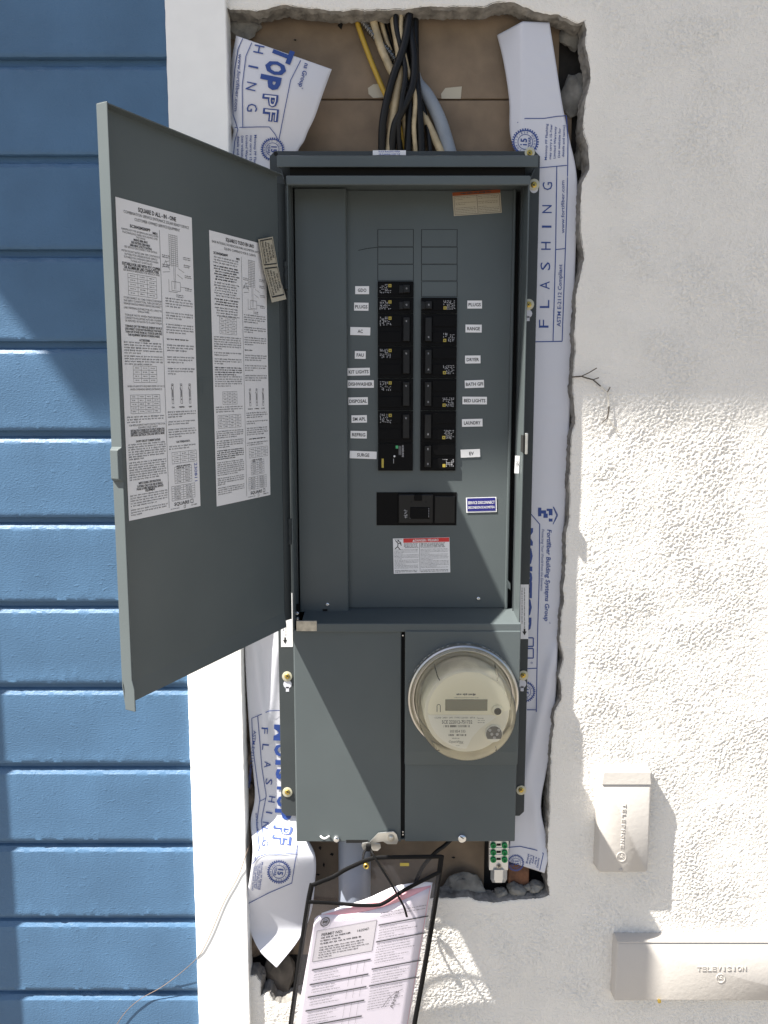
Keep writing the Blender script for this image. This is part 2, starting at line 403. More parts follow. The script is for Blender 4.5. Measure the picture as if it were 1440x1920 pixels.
# exposed mortar round the opening
def ring():
    gq = G(); n = len(poly); rows = 7; V = []
    nxt = np.roll(poly, -1, 0) - np.roll(poly, 1, 0); L = np.hypot(nxt[:, 0], nxt[:, 1]); nrm = np.stack([-nxt[:, 1], nxt[:, 0]], -1) / L[:, None]
    area = 0.5 * np.sum(poly[:, 0] * np.roll(poly[:, 1], -1) - np.roll(poly[:, 0], -1) * poly[:, 1])
    if area < 0: nrm = -nrm          # now points into the opening
    for r in range(rows):
        for i in range(n):
            p = Vector((poly[i, 0], 0, poly[i, 1])); y = 0.0006 + r * 0.0048
            q = noise.noise(p * 38 + Vector((0, y * 260, 0))); q2 = noise.noise(p * 210 + Vector((3, y * 300, 0))) + .7 * noise.noise(p * 480 + Vector((7, y * 700, 0)))
            off = -0.0012 if r == 0 else (0.001 + 0.0024 * max(0, q) * (1 if r < rows - 1 else .4) + 0.0016 * q2 + 0.0006 * r)
            V.append((p.x + nrm[i, 0] * off, y + 0.0008 * q2 * (r > 0), p.z + nrm[i, 1] * off))
    gq.add(V, [(r * n + i, r * n + (i + 1) % n, (r + 1) * n + (i + 1) % n, (r + 1) * n + i) for r in range(rows - 1) for i in range(n)])
    return gq
ring().build('broken_mortar_edge', M['mortar'], stucco, smooth=25)
# what lies behind: sheathing boards and building paper
YS = 0.046
def board(u0, v0, u1, v1, Y, m, name):
    a = P(u0, v0, Y); b = P(u1, v1, Y); gq = G(); gq.box(a.x, b.x, Y, Y + 0.012, b.z, a.z); return gq.build(name, m, stucco, bevel=0.001)
board(400, -60, 1046, 185, YS, M['sheathing'], 'sheathing_board')
board(400, 188, 1046, 1120, YS + 0.001, M['sheathing'], 'sheathing_board')
board(400, 1123, 905, 1790, YS, M['sheathing'], 'sheathing_board')
gq = G(); gq.quad([P(300, -150, 0.062), P(1250, -150, 0.062), P(1250, 2050, 0.062), P(300, 2050, 0.062)]); gq.build('building_paper', M['tar'], stucco)
# bare primer patches and a torn hole on the sheathing
gq = G(); f = flat(YS - 0.0012)
gq.quad([f(827, 176), f(835, 165), f(866, 162), f(864, 185), f(828, 185)]); gq.build('bare_patch', M['cream_label'], stucco)
gq = G(); gq.quad([f(690, 165), f(700, 158), f(718, 157), f(722, 182), f(700, 184), f(691, 176)]); gq.build('bare_patch', M['cream_label'], stucco)
gq = G(); f = flat(YS - 0.0012)
for (u, v, a, b) in ((638, 48, 5, 8), (553, 75, 3, 2), (600, 1590, 3, 4), (607, 1622, 2, 5), (596, 1640, 4, 2), (622, 1602, 4, 3), (850, 1608, 4, 2), (838, 25, 16, 9)):
    gq.quad([f(u - a, v), f(u, v - b), f(u + a, v - b * .3), f(u + a * .4, v + b)])
gq.build('torn_spot', M['gap'], stucco)

def lump(name, px, Y, rad, m, label, cat='mortar', group=None, sq=(1, .6, 1), seed=0):
    c = P(px[0], px[1], Y); bm = bmesh.new(); bmesh.ops.create_icosphere(bm, subdivisions=3, radius=1)
    for v in bm.verts:
        d = v.co.normalized(); k = 1 + 0.35 * noise.noise(d * 1.3 + Vector((seed, 0, 0))) + 0.16 * noise.noise(d * 3.5 + Vector((0, seed, 0))) + .06 * noise.noise(d * 9 + Vector((0, seed, 4)))
        d2 = Vector((d.x * sq[0], d.y * sq[1], d.z * sq[2])); v.co = d2 * rad * k
    me = bpy.data.meshes.new(name); bm.to_mesh(me); bm.free(); me.materials.append(m)
    me.polygons.foreach_set('use_smooth', [True] * len(me.polygons)); me.set_sharp_from_angle(angle=math.radians(28))
    return tag(link(name, me, None, c), label, cat, group)
lump('mortar_lump', (1073, 62), 0.045, .020, M['rubble'], 'grey mortar lump in the upper right corner of the opening', sq=(.9, .6, 1.3), seed=2)
lump('mortar_lump', (1076, 178), 0.047, .020, M['rubble'], 'grey mortar lump right of the flashing, below the corner lump', sq=(1, .6, 1.6), seed=5)
lump('mortar_lump', (1088, 290), 0.045, .013, M['rubble'], 'small grey mortar lump beside the right flashing at the panel top', sq=(.7, .6, 1.8), seed=9)
lump('mortar_lump', (452, 50), 0.040, .022, M['rubble'], 'brown grey mortar lump above the left torn flashing', sq=(1.4, .5, .9), seed=12)
lump('mortar_chunk', (868, 1668), 0.028, .034, M['rubble'], 'large grey mortar chunk standing behind the pouch corner', 'mortar', sq=(1.05, .35, .95), seed=15)
for k, (u, v, r, lab) in enumerate(((940, 1674, .011, 'mortar crumb directly under the bonding terminal'), (968, 1668, .016, 'rounded mortar stone under the wood block'),
        (990, 1663, .007, 'small mortar crumb between the two rubble stones'), (1004, 1662, .012, 'rounded mortar stone near the right hole corner'),
        (1016, 1672, .008, 'mortar crumb tucked into the bottom right hole corner'))):
    lump('rubble_stone', (u, v), 0.018, r, M['rubble'], lab, 'stone', 'mortar rubble at the bottom of the opening', sq=(1.1, .9, .8), seed=20 + k)
lump('stone', (525, 1825), 0.035, .042, mat('dark_stone', (0.10, 0.085, 0.07), .8, var=.4, vscale=40), 'dark brown slab behind the left flashing tip', 'stone', sq=(.62, .35, 1.05), seed=31)
for k, (v, r, z) in enumerate(((1260, .014, 1.6), (1340, .013, 1.8), (1420, .015, 1.7), (1500, .018, 1.6), (1560, .02, 1.2), (1770, .022, 1.2))):
    lump('mortar_lump', (463 + k * 2, v), 0.034, r, mat('brown_mortar', (0.13, 0.10, 0.075), .95, var=.45, vscale=70, bump=.002, bscale=120) if k == 0 else bpy.data.materials['brown_mortar'],
         '%s brown mortar lump in the gap between trim and lower left flashing' % ('topmost', 'second from top', 'third from top', 'third from bottom', 'second from bottom', 'lowest')[k], 'mortar', 'mortar in the left gap', sq=(.9, .6, z), seed=40 + k)
gq = G(); a = P(953, 1616, 0.03); b = P(990, 1656, 0.03); gq.box(a.x, b.x, 0.022, 0.055, b.z, a.z)
tag(gq.build('wood_block', M['wood'], None, bevel=.0015), 'small reddish brown wood block beside the bonding terminal', 'wood')

# ------------------------------------------------------------------ blue siding and white trim
siding = thing('siding_wall', 'blue painted lap siding wall left of the white trim', 'wall', (-0.7, 0, 0))
prof = [(0.013, 0.012), (0.0120, 0.0), (0.0110, -0.0085), (0.0056, -0.0110), (0.0028, -0.0150), (0.0003, -0.0186), (0, -0.0225), (0, -0.05), (0, -0.08), (0, -0.105), (0, -0.122), (-0.0002, -0.130), (-0.0004, -0.136), (-0.0002, -0.1405), (0.0012, -0.1432), (0.0040, -0.1440), (0.013, -0.1440)]
PITCH_B = 0.145
for k in range(-12, 9):
    z0 = CAMZ + 0.5514 - (k) * -PITCH_B if False else CAMZ + 0.5514 + PITCH_B * 0
    z0 = CAMZ + 0.5514 - PITCH_B * (k + 3)
    vis = -0.75 < (z0 - CAMZ) + 0.4 < 1.3 or True
    if z0 < 0.1: continue
    seg = 150 if -1.2 < z0 - CAMZ < 0.85 else 2
    V = []; n = len(prof); xa, xb = -1.7, TRIM_L + 0.003
    xs = [xa, -0.80] + [lerp(-0.80, xb, i / seg) for i in range(1, seg + 1)]
    for x in xs:
        for j, (y, z) in enumerate(prof):
            q = Vector((x, k * 3.1, z * 4)); dy = 0; dz = 0
            if seg > 2 and x > -0.79:
                if 11 <= j <= 14:
                    blob = max(0, noise.noise(q * 45) + .55 * noise.noise(q * 110) - .26)
                    dy = -0.0019 * blob * (k > 1) - 0.0003 * noise.noise(q * 150); dz = (0.0005 * noise.noise(q * 60) - 0.0006 * blob * (k > 1)) if j > 11 else 0
                elif 3 <= j <= 6:
                    dz = 0.0007 * noise.noise(q * 40) + 0.0004 * noise.noise(q * 140); dy = 0.0003 * noise.noise(q * 90)
                elif j > 6: dy = 0.0003 * noise.noise(q * 12)
            V.append((x, y + dy, z0 + z + dz))
    gq = G(); m_ = len(xs)
    gq.add(V, [(i * n + j, (i + 1) * n + j, (i + 1) * n + j + 1, i * n + j + 1) for i in range(m_ - 1) for j in range(n - 1)])
    gq.build('siding_board', M['siding'], siding, smooth=28)
gq = G(); gq.quad([(-1.7, 0.0135, 0), (TRIM_L + .003, 0.0135, 0), (TRIM_L + .003, 0.0135, 3.9), (-1.7, 0.0135, 3.9)]); gq.build('backing', M['tar'], siding)
# trim board
gq = G(); V = []; zs = [0.0] + [CAMZ - 1.15 + i * 0.006 for i in range(310)] + [3.9]
for z in zs:
    q = Vector((0.3, 0, z)); l = TRIM_L + 0.0007 * noise.noise(q * 50) + .0004 * noise.noise(q * 170); r = TRIM_R + 0.0006 * noise.noise(q * 22 + Vector((4, 0, 0))) + 0.0005 * noise.noise(q * 150) - .0016 * max(0, noise.noise(q * 60) - .35)
    yy = -0.011
    V += [(l, 0.016, z), (l, yy + .0012, z), (l + .0012, yy, z), (l + .03, yy, z), (r - .03, yy, z), (r - .0015, yy, z), (r, yy + .0015, z), (r, 0.024, z)]
gq.add(V, [(i * 8 + j, i * 8 + j + 1, (i + 1) * 8 + j + 1, (i + 1) * 8 + j) for i in range(len(zs) - 1) for j in range(7)])
tag(gq.build('trim_board', M['trim'], None, smooth=18), 'white vertical trim board between blue siding and stucco', 'trim')

# ------------------------------------------------------------------ roof overhang and an unseen shadow-casting post (above and left of the picture)
EY, EZ = -0.60, CAMZ + 2.298
ev_ = [Vector((-1.89, EY, EZ)), Vector((3.2, EY, EZ)), Vector((3.2, 0.0, EZ)), Vector((-2.1526, 0.0, EZ))]
gq = G(); gq.plate(ev_, (0, 0, 0.16)); eave = tag(gq.build('roof_eave', M['trim'], None), 'white boxed roof overhang above the wall', 'roof')
gq = G(); gq.box(-0.968, -0.888, -0.10, -0.04, 0.1, 3.6)  # unseen upright added out of view; casts the shadow edge on the siding
post_o = tag(gq.build('shadow_post', M['trim'], None, bevel=.008), 'unseen white post left of the blue siding, added to cast a shadow edge', 'shadow_post')

# ------------------------------------------------------------------ flashing sheets
def edge_fn(pts):
    d = cr([Vector((u, v, 0)) for u, v in pts], 6); n = len(d) - 1
    def f(s):
        x = s * n; i = min(n - 1, int(x)); return d[i].lerp(d[i + 1], x - i)
    return f
RL = [(932, 66), (945, 120), (955, 190), (958, 260), (987, 330), (984, 480), (980, 650), (977, 800), (973, 950), (970, 1100), (968, 1200), (965, 1300), (963, 1420), (961, 1500), (958, 1560), (950, 1614)]
RR = [(1030, 42), (1041, 110), (1055, 200), (1068, 262), (1082, 340), (1079, 480), (1073, 650), (1067, 800), (1060, 950), (1052, 1100), (1046, 1200), (1042, 1300), (1029, 1420), (1014, 1512), (1029, 1590), (1021, 1637)]
def hR(u, v):
    y = 0.0125 + 0.0008 * noise.noise(Vector((u * .02, v * .012, 0)))
    if v < 300: y += min(1, max(0, (978 - u) / 46)) * 0.030 * sstep(320, 240, v)
    y += sstep(1010, 1080, u) * 0.004 * sstep(200, 400, v) * sstep(1300, 1000, v)
    y -= 0.007 * sstep(1180, 1240, v) * sstep(1560, 1420, v) * math.exp(-((u - (1050 - (v - 1180) * .22)) / 13) ** 2)
    y -= 0.004 * math.exp(-((u - 1000 - (v - 1480) * .1) / 12) ** 2) * sstep(1430, 1500, v)
    y -= 0.012 * sstep(1540, 1640, v) * sstep(985, 1030, u)
    y += 0.0006 * math.sin(v * .23 + noise.noise(Vector((u * .03, v * .02, 5))) * 5) * (0.5 + 0.5 * noise.noise(Vector((v * .013, 2, 0)))) * sstep(1000, 1020, u)
    return y
LL = [(443, 67), (434, 120), (431, 180), (430, 225), (438, 246), (430, 280), (428, 330), (440, 700), (455, 1100), (459, 1215), (463, 1300), (470, 1400), (478, 1490), (470, 1540), (474, 1600), (462, 1690), (464, 1730), (485, 1780), (518, 1814)]
LR = [(622, 130), (604, 180), (590, 220), (578, 245), (570, 265), (558, 285), (540, 340), (545, 700), (550, 1100), (551, 1215), (553, 1300), (555, 1400), (556, 1490), (558, 1540), (590, 1600), (590, 1660), (583, 1712), (562, 1760), (519, 1814)]
def hL(u, v):
    y = 0.0125 + 0.0010 * noise.noise(Vector((u * .02, v * .012, 3)))
    top = sstep(320, 150, v)
    y -= top * 0.030 * math.sin(min(1, max(0, (u - 425) / 190)) * math.pi) ** .8 * .55
    y -= top * 0.012
    y += top * .018 * math.exp(-((u - 432) / 10) ** 2)
    y -= 0.003 * math.exp(-((v - 243) / 10) ** 2) * sstep(470, 440, u)
    mid_ = sstep(1180, 1230, v) * sstep(1420, 1330, v)
    y -= mid_ * 0.005 * math.exp(-((u - (478 + (v - 1215) * .12)) / 9) ** 2)
    y -= mid_ * 0.0035 * math.exp(-((u - (520 - (v - 1215) * .12)) / 10) ** 2)
    y -= 0.040 * sstep(1525, 1612, v) * sstep(1752, 1600, v) * (.75 + .25 * math.cos((u - 520) / 70 * 1.4))
    y -= 0.022 * sstep(1735, 1815, v)
    return y
def surf(h, off=0.0): return lambda u, v: P(u, v, h(u, v) - off)
def sheet(L, Rr, h, name, label, nv, peak=0):
    eL, eR = edge_fn(L), edge_fn(Rr); gq = G()
    def fn(a, b):
        l, r = eL(b), eR(b); p = l.lerp(r, a); p.y -= peak * max(0, 1 - b * 12) * max(0, 1 - abs(a - .49) / .49); return P(p.x, p.y, h(p.x, p.y))
    gq.grid(fn, 26, nv)
    root = thing(name, label, 'flashing', P(L[-1][0], L[-1][1], .012))
    gq.build('sheet', M['paper'], root, smooth=180, solid=0.0007, recalc=False)
    return root
fR = sheet(RL, RR, hR, 'flashing_sheet', 'white printed flashing strip running down right of the grey panel', 240, 14)
fL = sheet(LL, LR, hL, 'flashing_sheet', 'white printed flashing strip with torn curling ends left of the panel', 420)

def seal(gq, u, v, r, f, rot):
    n = 32
    for k in range(n):
        a = 2 * math.pi * k / n; gq.line([(u + r * .92 * math.cos(a), v + r * .92 * math.sin(a)), (u + r * 1.06 * math.cos(a), v + r * 1.06 * math.sin(a))], r * .11, f)
    for rr, w in ((.9, .09), (.58, .05)):
        pts = [(u + r * rr * math.cos(2 * math.pi * k / 30), v + r * rr * math.sin(2 * math.pi * k / 30)) for k in range(31)]; gq.line(pts, r * w, f)
    word = 'FORTIFIBER WARRANTY '
    for k, ch in enumerate(word):
        if ch == ' ': continue
        a = 2 * math.pi * k / len(word) + math.radians(rot - 150)
        txt(gq, ch, u + r * .74 * math.cos(a), v + r * .74 * math.sin(a), r * .17, f, math.degrees(a) + 90)
    a = math.radians(rot); dn = (-math.sin(a), math.cos(a))
    txt(gq, '15', u - dn[0] * r * .14, v - dn[1] * r * .14, r * .5, f, rot, bold=.03)
    txt(gq, 'YEAR', u + dn[0] * r * .32, v + dn[1] * r * .32, r * .24, f, rot, bold=.02)
f = surf(hR, 0.0009)
gq = G()
for ch, v, u in zip('GNIHSALF', (349, 392, 425, 461, 499, 535, 570, 607), (1026, 1025, 1024.5, 1023, 1022, 1021, 1020.5, 1019)):
    txt(gq, ch, u, v, 19, f, -90, w=(4 if ch == 'I' else 15))
txt(gq, 'www.fortifiber.com', 1055, 388, 6.4, f, -90, w=99, bold=.008)
txt(gq, 'ASTM E-2112 Compliant', 1049, 554, 7.2, f, -88.5, w=117, bold=.012)
for k, t in enumerate(('Moistop PF Flashing', 'may carry a 15-Year', 'Limited Warranty', '(see website for', 'details and terms)')):
    txt(gq, t, 1023 + 8.1 * k, 300 - 1.4 * k, 4.4, f, -88, align='l', w=(68, 66, 60, 56, 60)[k], bold=.012)
gq.line([(970, 230), (985, 222), (1020, 222), (1045, 218), (1062, 217)], 1.6, f)
gq.line([(1062, 217), (1065, 262), (1064.5, 310), (1063, 380), (1060, 470), (1054, 640)], 1.7, f)
gq.line([(1008, 315), (1030, 313), (1063, 310)], 1.6, f); gq.line([(1044, 312), (1042, 465), (1037, 640)], 1.7, f)
gq.line([(1042, 468), (1060, 466)], 1.6, f); gq.line([(1000, 641), (1054, 640)], 1.8, f)
seal(gq, 985, 266, 24, f, -88)
gq.build('print', M['navy'], fR, recalc=False); gq = G()
# lower block, read from top to bottom
txt(gq, 'Fortifiber Building Systems Group', 1030.5, 993, 8.4, f, 91.8, align='l', w=172, bold=.02, shear=.12)
txt(gq, 'Protecting Your World from the Elements', 1018.5, 992, 5.2, f, 91.2, align='l', w=116, shear=.3)
txt(gq, '\u00ae', 1031, 1168, 3, f, 91); txt(gq, '\u00ae', 1021, 1112, 3, f, 91)
txt(gq, 'MOISTOP', 991, 990, 17, f, 91, align='l', w=192, bold=.05)
gq.line([(994, 962), (1012, 983), (1011, 1090), (1008, 1190), (1005.5, 1335)], 1.7, f)
gq.line([(988, 1254), (1007, 1253)], 1.5, f); gq.line([(988, 1331), (1005.5, 1331)], 1.5, f)
for (a, b, c, d) in ((990, 1196, 1000, 1212), (988, 1216, 1000, 1234)): gq.line([(a, b), (c, b), (c, d), (a, d)], 2.2, f)
txt(gq, '\u00ae', 997, 1243, 4, f, 91); seal(gq, 984, 1297, 19, f, 91)
gq.rect(1009, 952, 1015, 968, f); gq.rect(1015, 957, 1024, 963, f); gq.rect(1019, 963, 1027, 971, f); gq.rect(1025, 954, 1036, 958, f); gq.rect(1029, 958, 1036, 978, f)
gq.line([(1037, 950), (1044, 966), (1037, 983)], 1.5, f); gq.line([(1038.5, 951), (1046, 966), (1040, 978)], 1, f)
gq.build('print', M['navy'], fR, recalc=False); gq = G()
gq.line([(953, 1589), (975, 1587), (1005, 1594), (1019, 1600), (1012, 1632)], 1.5, f)
seal(gq, 967, 1618, 15, f, 91)
for k, t in enumerate(('shing', '5-Year', 'anty', 'e for', 'terms)')):
    txt(gq, t, 992 + 4.8 * k, 1601 + 2 * k, 4, f, 100, align='l', w=(19, 19, 15, 15, 18)[k], bold=.012)
gq.build('print', M['navy'], fR, recalc=False)

f = surf(hL, 0.0017)
gq = G()
for ch, u, v in zip('HING', (486, 475.5, 471.5, 473), (92.5, 125.5, 162, 202)):
    txt(gq, ch, u, v, 20, f, 102 if ch != 'G' else 92, w=(3.5 if ch == 'I' else 15))
for ch, u, v, an in (('T', 531, 103, 111), ('O', 518, 128, 106), ('P', 507.5, 155, 102)):
    txt(gq, ch, u, v, 37, f, an, w=26, bold=.05)
for ch, u, v in (('P', 507, 189), ('F', 508, 216)):
    txt(gq, ch, u, v, 27, f, 96, w=24, bold=.06)
txt(gq, 'www.fortifiber.com', 450.5, 101, 6.4, f, 94.5, align='l', w=108, bold=.006)
txt(gq, 'ns Group', 576, 119, 9, f, 105, align='l', w=46, bold=.015, shear=.1); txt(gq, '\u00ae', 567, 166, 3, f, 100)
gq.line([(455, 72), (446, 92), (440, 130), (436, 180), (437, 215), (446, 243), (440, 265), (437, 300)], 1.3, f)
gq.line([(472, 80), (461, 105), (454, 160), (455, 238)], 1.4, f)
gq.line([(440, 239), (485, 238), (505, 238), (516, 252), (521, 262)], 1.4, f); gq.line([(564, 113), (545, 150), (533, 210), (523, 262)], 1.4, f)
for k, t in enumerate(('Moistop PF Flashing', 'may carry a 15-Year', 'Limited Warranty', '(see website for', 'details and terms)')):
    txt(gq, t, 479 - 8 * k, 253 + k * .5, 4.6, f, 91, align='l', w=(68, 66, 60, 56, 60)[k], bold=.012)
seal(gq, 511, 280, 21, f, 92)
gq.build('print', M['navy'], fL, recalc=False)
gw = G(); fo = surf(hL, 0.0023)
for ch, u, v in (('P', 507, 189), ('F', 508, 216)): txt(gw, ch, u, v, 24.5, fo, 96, w=20, bold=-.012)
gw.build('outline_fill', M['paper'], fL, recalc=False); gw = G()
for (ch, u, v) in (('P', 531, 1557), ('F', 529, 1575)): txt(gw, ch, u, v, 31, fo, 96, w=13, bold=-.02)
gw.build('outline_fill', M['paper'], fL, recalc=False); gq = G()
# lower half
for ch, u, v, an in zip('FLASHING', (496.5, 498, 502, 504.5, 510, 514, 498, 497), (1370, 1401, 1434, 1466, 1499, 1524, 1547, 1580), (94, 96, 96, 97, 99, 100, 99, 98)):
    if ch == 'I': u = 505
    txt(gq, ch, u, v, 13, f, an, w=(2.6 if ch == 'I' else 11.5))
txt(gq, 'ASTM E-2112 Compliant', 478, 1370, 5.6, f, 95.5, align='l', w=108, bold=.006)
txt(gq, 'www.fortifiber.com', 481, 1524, 4.6, f, 86, align='l', w=58)
for k, (ch, v, h) in enumerate((('M', 1374, 24), ('O', 1407, 24), ('I', 1430, 22), ('S', 1452, 22), ('T', 1478, 20), ('O', 1503, 22), ('P', 1527, 30))):
    txt(gq, ch, 527 + k * .9, v, h, f, 93, w=(30, 24, 9, 20, 20, 22, 20)[k], bold=.05)
for (ch, u, v) in (('P', 531, 1557), ('F', 529, 1575)): txt(gq, ch, u, v, 34, f, 96, w=16, bold=.05)
txt(gq, '\u00ae', 547, 1591, 4, f, 96)
gq.line([(527, 1332), (505, 1333), (488, 1340), (472, 1347), (474, 1400), (479, 1440), (487, 1500), (481, 1545), (486, 1590), (477, 1612)], 1.3, f)
gq.line([(483, 1343), (487, 1390), (491, 1440), (499, 1492), (490, 1540), (494, 1578)], 1.2, f); gq.line([(486, 1503), (498, 1497)], 1.2, f)
gq.line([(473, 1620), (485, 1606), (500, 1601), (525, 1602), (556, 1599), (557, 1583)], 1.3, f); gq.line([(556, 1599), (547, 1656), (505, 1674), (466, 1694)], 1.3, f); 
seal(gq, 523, 1635, 21, f, 98)
for k, t in enumerate(('Moistop PF Flashing', 'may carry a 15-Year', 'Limited Warranty', '(see website for', 'details and terms)')):
    txt(gq, t, 492 - 3.6 * k, 1617 + k * 2.2, 3.2, f, 95, align='l', w=(52, 50, 46, 42, 44)[k], bold=.012)
gq.build('print', M['navy'], fL, recalc=False)

# ------------------------------------------------------------------ cables in the opening
def cable(pts, r_px, m, name, label, cat='cable', n=10):
    pp = [P(u, v, Y) for u, v, Y in pts]; r = r_px * 1.3 / FPX
    gq = G(); gq.tube(cr(pp, 8), r, n)
    return tag(gq.build(name, M[m], None, smooth=80), label, cat, 'cables above the panel')
cable([(655, -30, .035), (668, 35, .035), (690, 100, .035), (717, 165, .033), (745, 225, .03), (764, 300, .03)], 4.5, 'cable_yellow', 'cable', 'single yellow cable running diagonally across the brown sheathing')
cable([(694, -20, .03), (698, 30, .03), (712, 82, .028), (730, 125, .027), (752, 175, .025), (770, 300, .025)], 7, 'cable_cream', 'cable', 'leftmost cream cable of the bundle, running down behind the black ones')
cable([(708, -20, .036), (714, 35, .035), (728, 85, .034), (742, 118, .034), (757, 180, .034), (776, 300, .03)], 4, 'cable_cream', 'cable', 'thin dirty cream cable right behind the leftmost cream cable')
cable([(736, -20, .022), (740, 40, .022), (749, 95, .02), (751, 130, .018), (742, 185, .014), (735, 240, .016), (728, 300, .02)], 8, 'cable_cream', 'cable', 'thick cream cable between two black cables in the middle of the bundle')
cable([(771, -20, .02), (766, 40, .012), (756, 90, .008), (737, 145, .006), (724, 195, .006), (717, 240, .010), (716, 300, .02)], 7, 'cable_black', 'cable', 'front black cable sweeping to the left edge of the bundle')
cable([(764, -20, .03), (770, 60, .016), (777, 110, .010), (773, 160, .008), (755, 205, .006), (739, 240, .010), (733, 300, .02)], 7, 'cable_black', 'cable', 'front black cable bending from the right to the left middle')
cable([(752, -20, .03), (757, 60, .026), (764, 130, .022), (768, 200, .018), (764, 300, .02)], 7, 'cable_black', 'cable', 'straight black cable in the middle of the bundle')
cable([(778, -20, .03), (778, 70, .026), (780, 140, .02), (786, 210, .016), (791, 300, .02)], 7, 'cable_black', 'cable', 'rightmost black cable of the bundle beside the grey cable')
cable([(727, -20, .04), (735, 50, .04), (752, 110, .036), (760, 180, .036), (750, 300, .03)], 6, 'cable_black', 'cable', 'rearmost black cable half hidden behind the cream cables')
cable([(740, 150, .04), (756, 195, .036), (776, 222, .034), (783, 260, .032), (786, 300, .03)], 5.5, 'cable_cream', 'cable', 'short cream cable seen between the right black cables')
cable([(770, 130, .04), (782, 190, .036), (795, 218, .03), (810, 248, .026), (834, 300, .02)], 7, 'cable_cream', 'cable', 'dirty cream cable slanting right below the grey cable')
cable([(766, 90, .044), (779, 150, .038), (803, 182, .03), (826, 228, .026), (848, 300, .022)], 12, 'cable_grey', 'cable', 'thick pale grey cable at the right side of the bundle')
cable([(745, -20, .012), (742, 40, .014), (752, 90, .012), (760, 135, .004), (753, 190, .002), (747, 240, .008), (750, 300, .02)], 4.5, 'cable_black', 'cable', 'thin black cable crossing in front of the thick cream one')
cable([(700, -20, .04), (722, 50, .038), (740, 130, .036), (722, 200, .034), (724, 300, .03)], 3.5, 'cable_black', 'cable', 'thin black cable bowing behind the left edge of the bundle')
cable([(756, -20, .016), (752, 60, .014), (762, 120, .012), (778, 180, .012), (776, 240, .012), (781, 300, .02)], 4, 'cable_cream', 'cable', 'thin cream cable weaving between the right black cables')
cable([(783, -20, .036), (772, 60, .034), (769, 120, .032), (790, 190, .03), (802, 240, .026), (808, 300, .02)], 4.5, 'cable_black', 'cable', 'thin black cable swinging out right beside the grey cable')
gq = G(); pp = cr([P(u, v, Y) for u, v, Y in ((664, 0, .03), (676, 32, .03), (702, 68, .03), (735, 104, .032), (764, 150, .036))], 30)
gq.tube(pp, [(6.3 if (i // 2) % 2 else 4.6) * 1.3 / FPX for i in range(len(pp))], 10)
tag(gq.build('flexible_conduit', M['flex'], None, smooth=30), 'ribbed flexible steel conduit behind the yellow cable', 'conduit')
gq = G(); a = P(660, 1560, 0.012); gq.lathe(Vector((a.x + .004, .016, a.z)), [(.029, 0), (.029, .30)], 32, axis=Vector((0, 0, -1)))
tag(gq.build('pipe', M['pvc'], None, smooth=50), 'grey plastic conduit below the panel, behind the clear pouch', 'pipe')
cable([(850, 1570, .02), (833, 1586, .012), (815, 1600, .012), (790, 1630, .02), (770, 1680, .03)], 4, 'cable_black', 'cable', 'black cable coming out under the panel beside the pouch corner')

# ------------------------------------------------------------------ the electrical panel
YF, YB, YD, YL = 0.006, -0.045, 0.020, 0.006
BX0, BX1 = -0.1500, 0.2240
ZT, ZB = P(720, 330, YB).z, P(720, 1578, YB).z
ZL0, ZL1 = P(720, 1183, YB).z, P(720, 1167, YB).z       # ledge lip
panel = thing('electrical_panel', 'grey steel electrical service panel with open door and black breakers', 'electrical panel', (0.035, 0.02, ZB))
# flange round the box
gq = G(); fx0, fx1 = -0.1820, 0.2485; fzt = P(720, 283, YF).z; fzb = P(720, 1530, YF).z
c = 0.008
gq.plate([Vector(p) for p in ((fx0 + c, YF, fzt), (fx1 - c, YF, fzt), (fx1, YF, fzt - c), (fx1, YF, fzb + c), (fx1 - c, YF, fzb), (BX1 - .004, YF, fzb), (BX1 - .004, YF, fzt - .04), (BX0 + .004, YF, fzt - .04), (BX0 + .004, YF, fzb), (fx0 + c, YF, fzb), (fx0, YF, fzb + c), (fx0, YF, fzt - c))], (0, .002, 0))
gq.build('flange', M['steel_dark'], panel, bevel=.0008)
# outer box: four walls, back
gq = G(); w = 0.0022
gq.box(BX0, BX0 + w, YB, .05, ZB + .001, ZT); gq.box(BX1 - w, BX1, YB, .05, ZB + .001, ZT)
gq.box(BX0 + w, BX1 - w, YB, .05, ZT - w, ZT - .0002); gq.box(BX0 + w, BX1 - w, YB + .004, .05, ZB + .001, ZB + .003)
gq.build('box', M['steel'], panel, bevel=.0007)
gq = G(); gq.box(BX0 - .0005, BX1 + .001, YB - .0012, YB + .006, P(720, 347, YB).z, ZT + .0006); gq.build('top_rail', M['steel'], panel, bevel=.0016)
# drip hood
gq = G(); hz0, hz1 = P(720, 313, -.026).z, P(720, 291, -.026).z
hx0, hx1 = P(519, 300, -.026).x, P(1009, 300, -.026).x
gq.plate([Vector(p) for p in ((hx0, YF - .0005, hz1 + .0035), (hx0, -.022, hz1 + .001), (hx0, -.026, hz1 - .001), (hx0, -.026, hz0), (hx0, -.024, hz0), (hx0, -.024, hz1 - .003), (hx0, YF - .0005, hz1))], (hx1 - hx0, 0, 0))
gq.build('drip_hood', M['steel'], panel, bevel=.0008)
for s, x in ((1, hx0 + .003), (-1, hx1 - .003)):
    gq = G(); gq.plate([Vector(p) for p in ((x, YF - .001, hz0 + .001), (x, -.022, hz0 + .001), (x + s * .008, -.034, ZT), (x + s * .008, YF - .001, ZT - .012))], (s * .0015, 0, 0)); gq.build('hood_bracket', M['steel_dark'], panel)
gq = G(); gq.box(BX0 + .002, BX1 - .002, -.012, YF - .0004, ZT + .0008, hz1 - .0036); gq.build('hood_shade_strip', M['gap'], panel)  # black strip standing in for the shade below the hood overhang
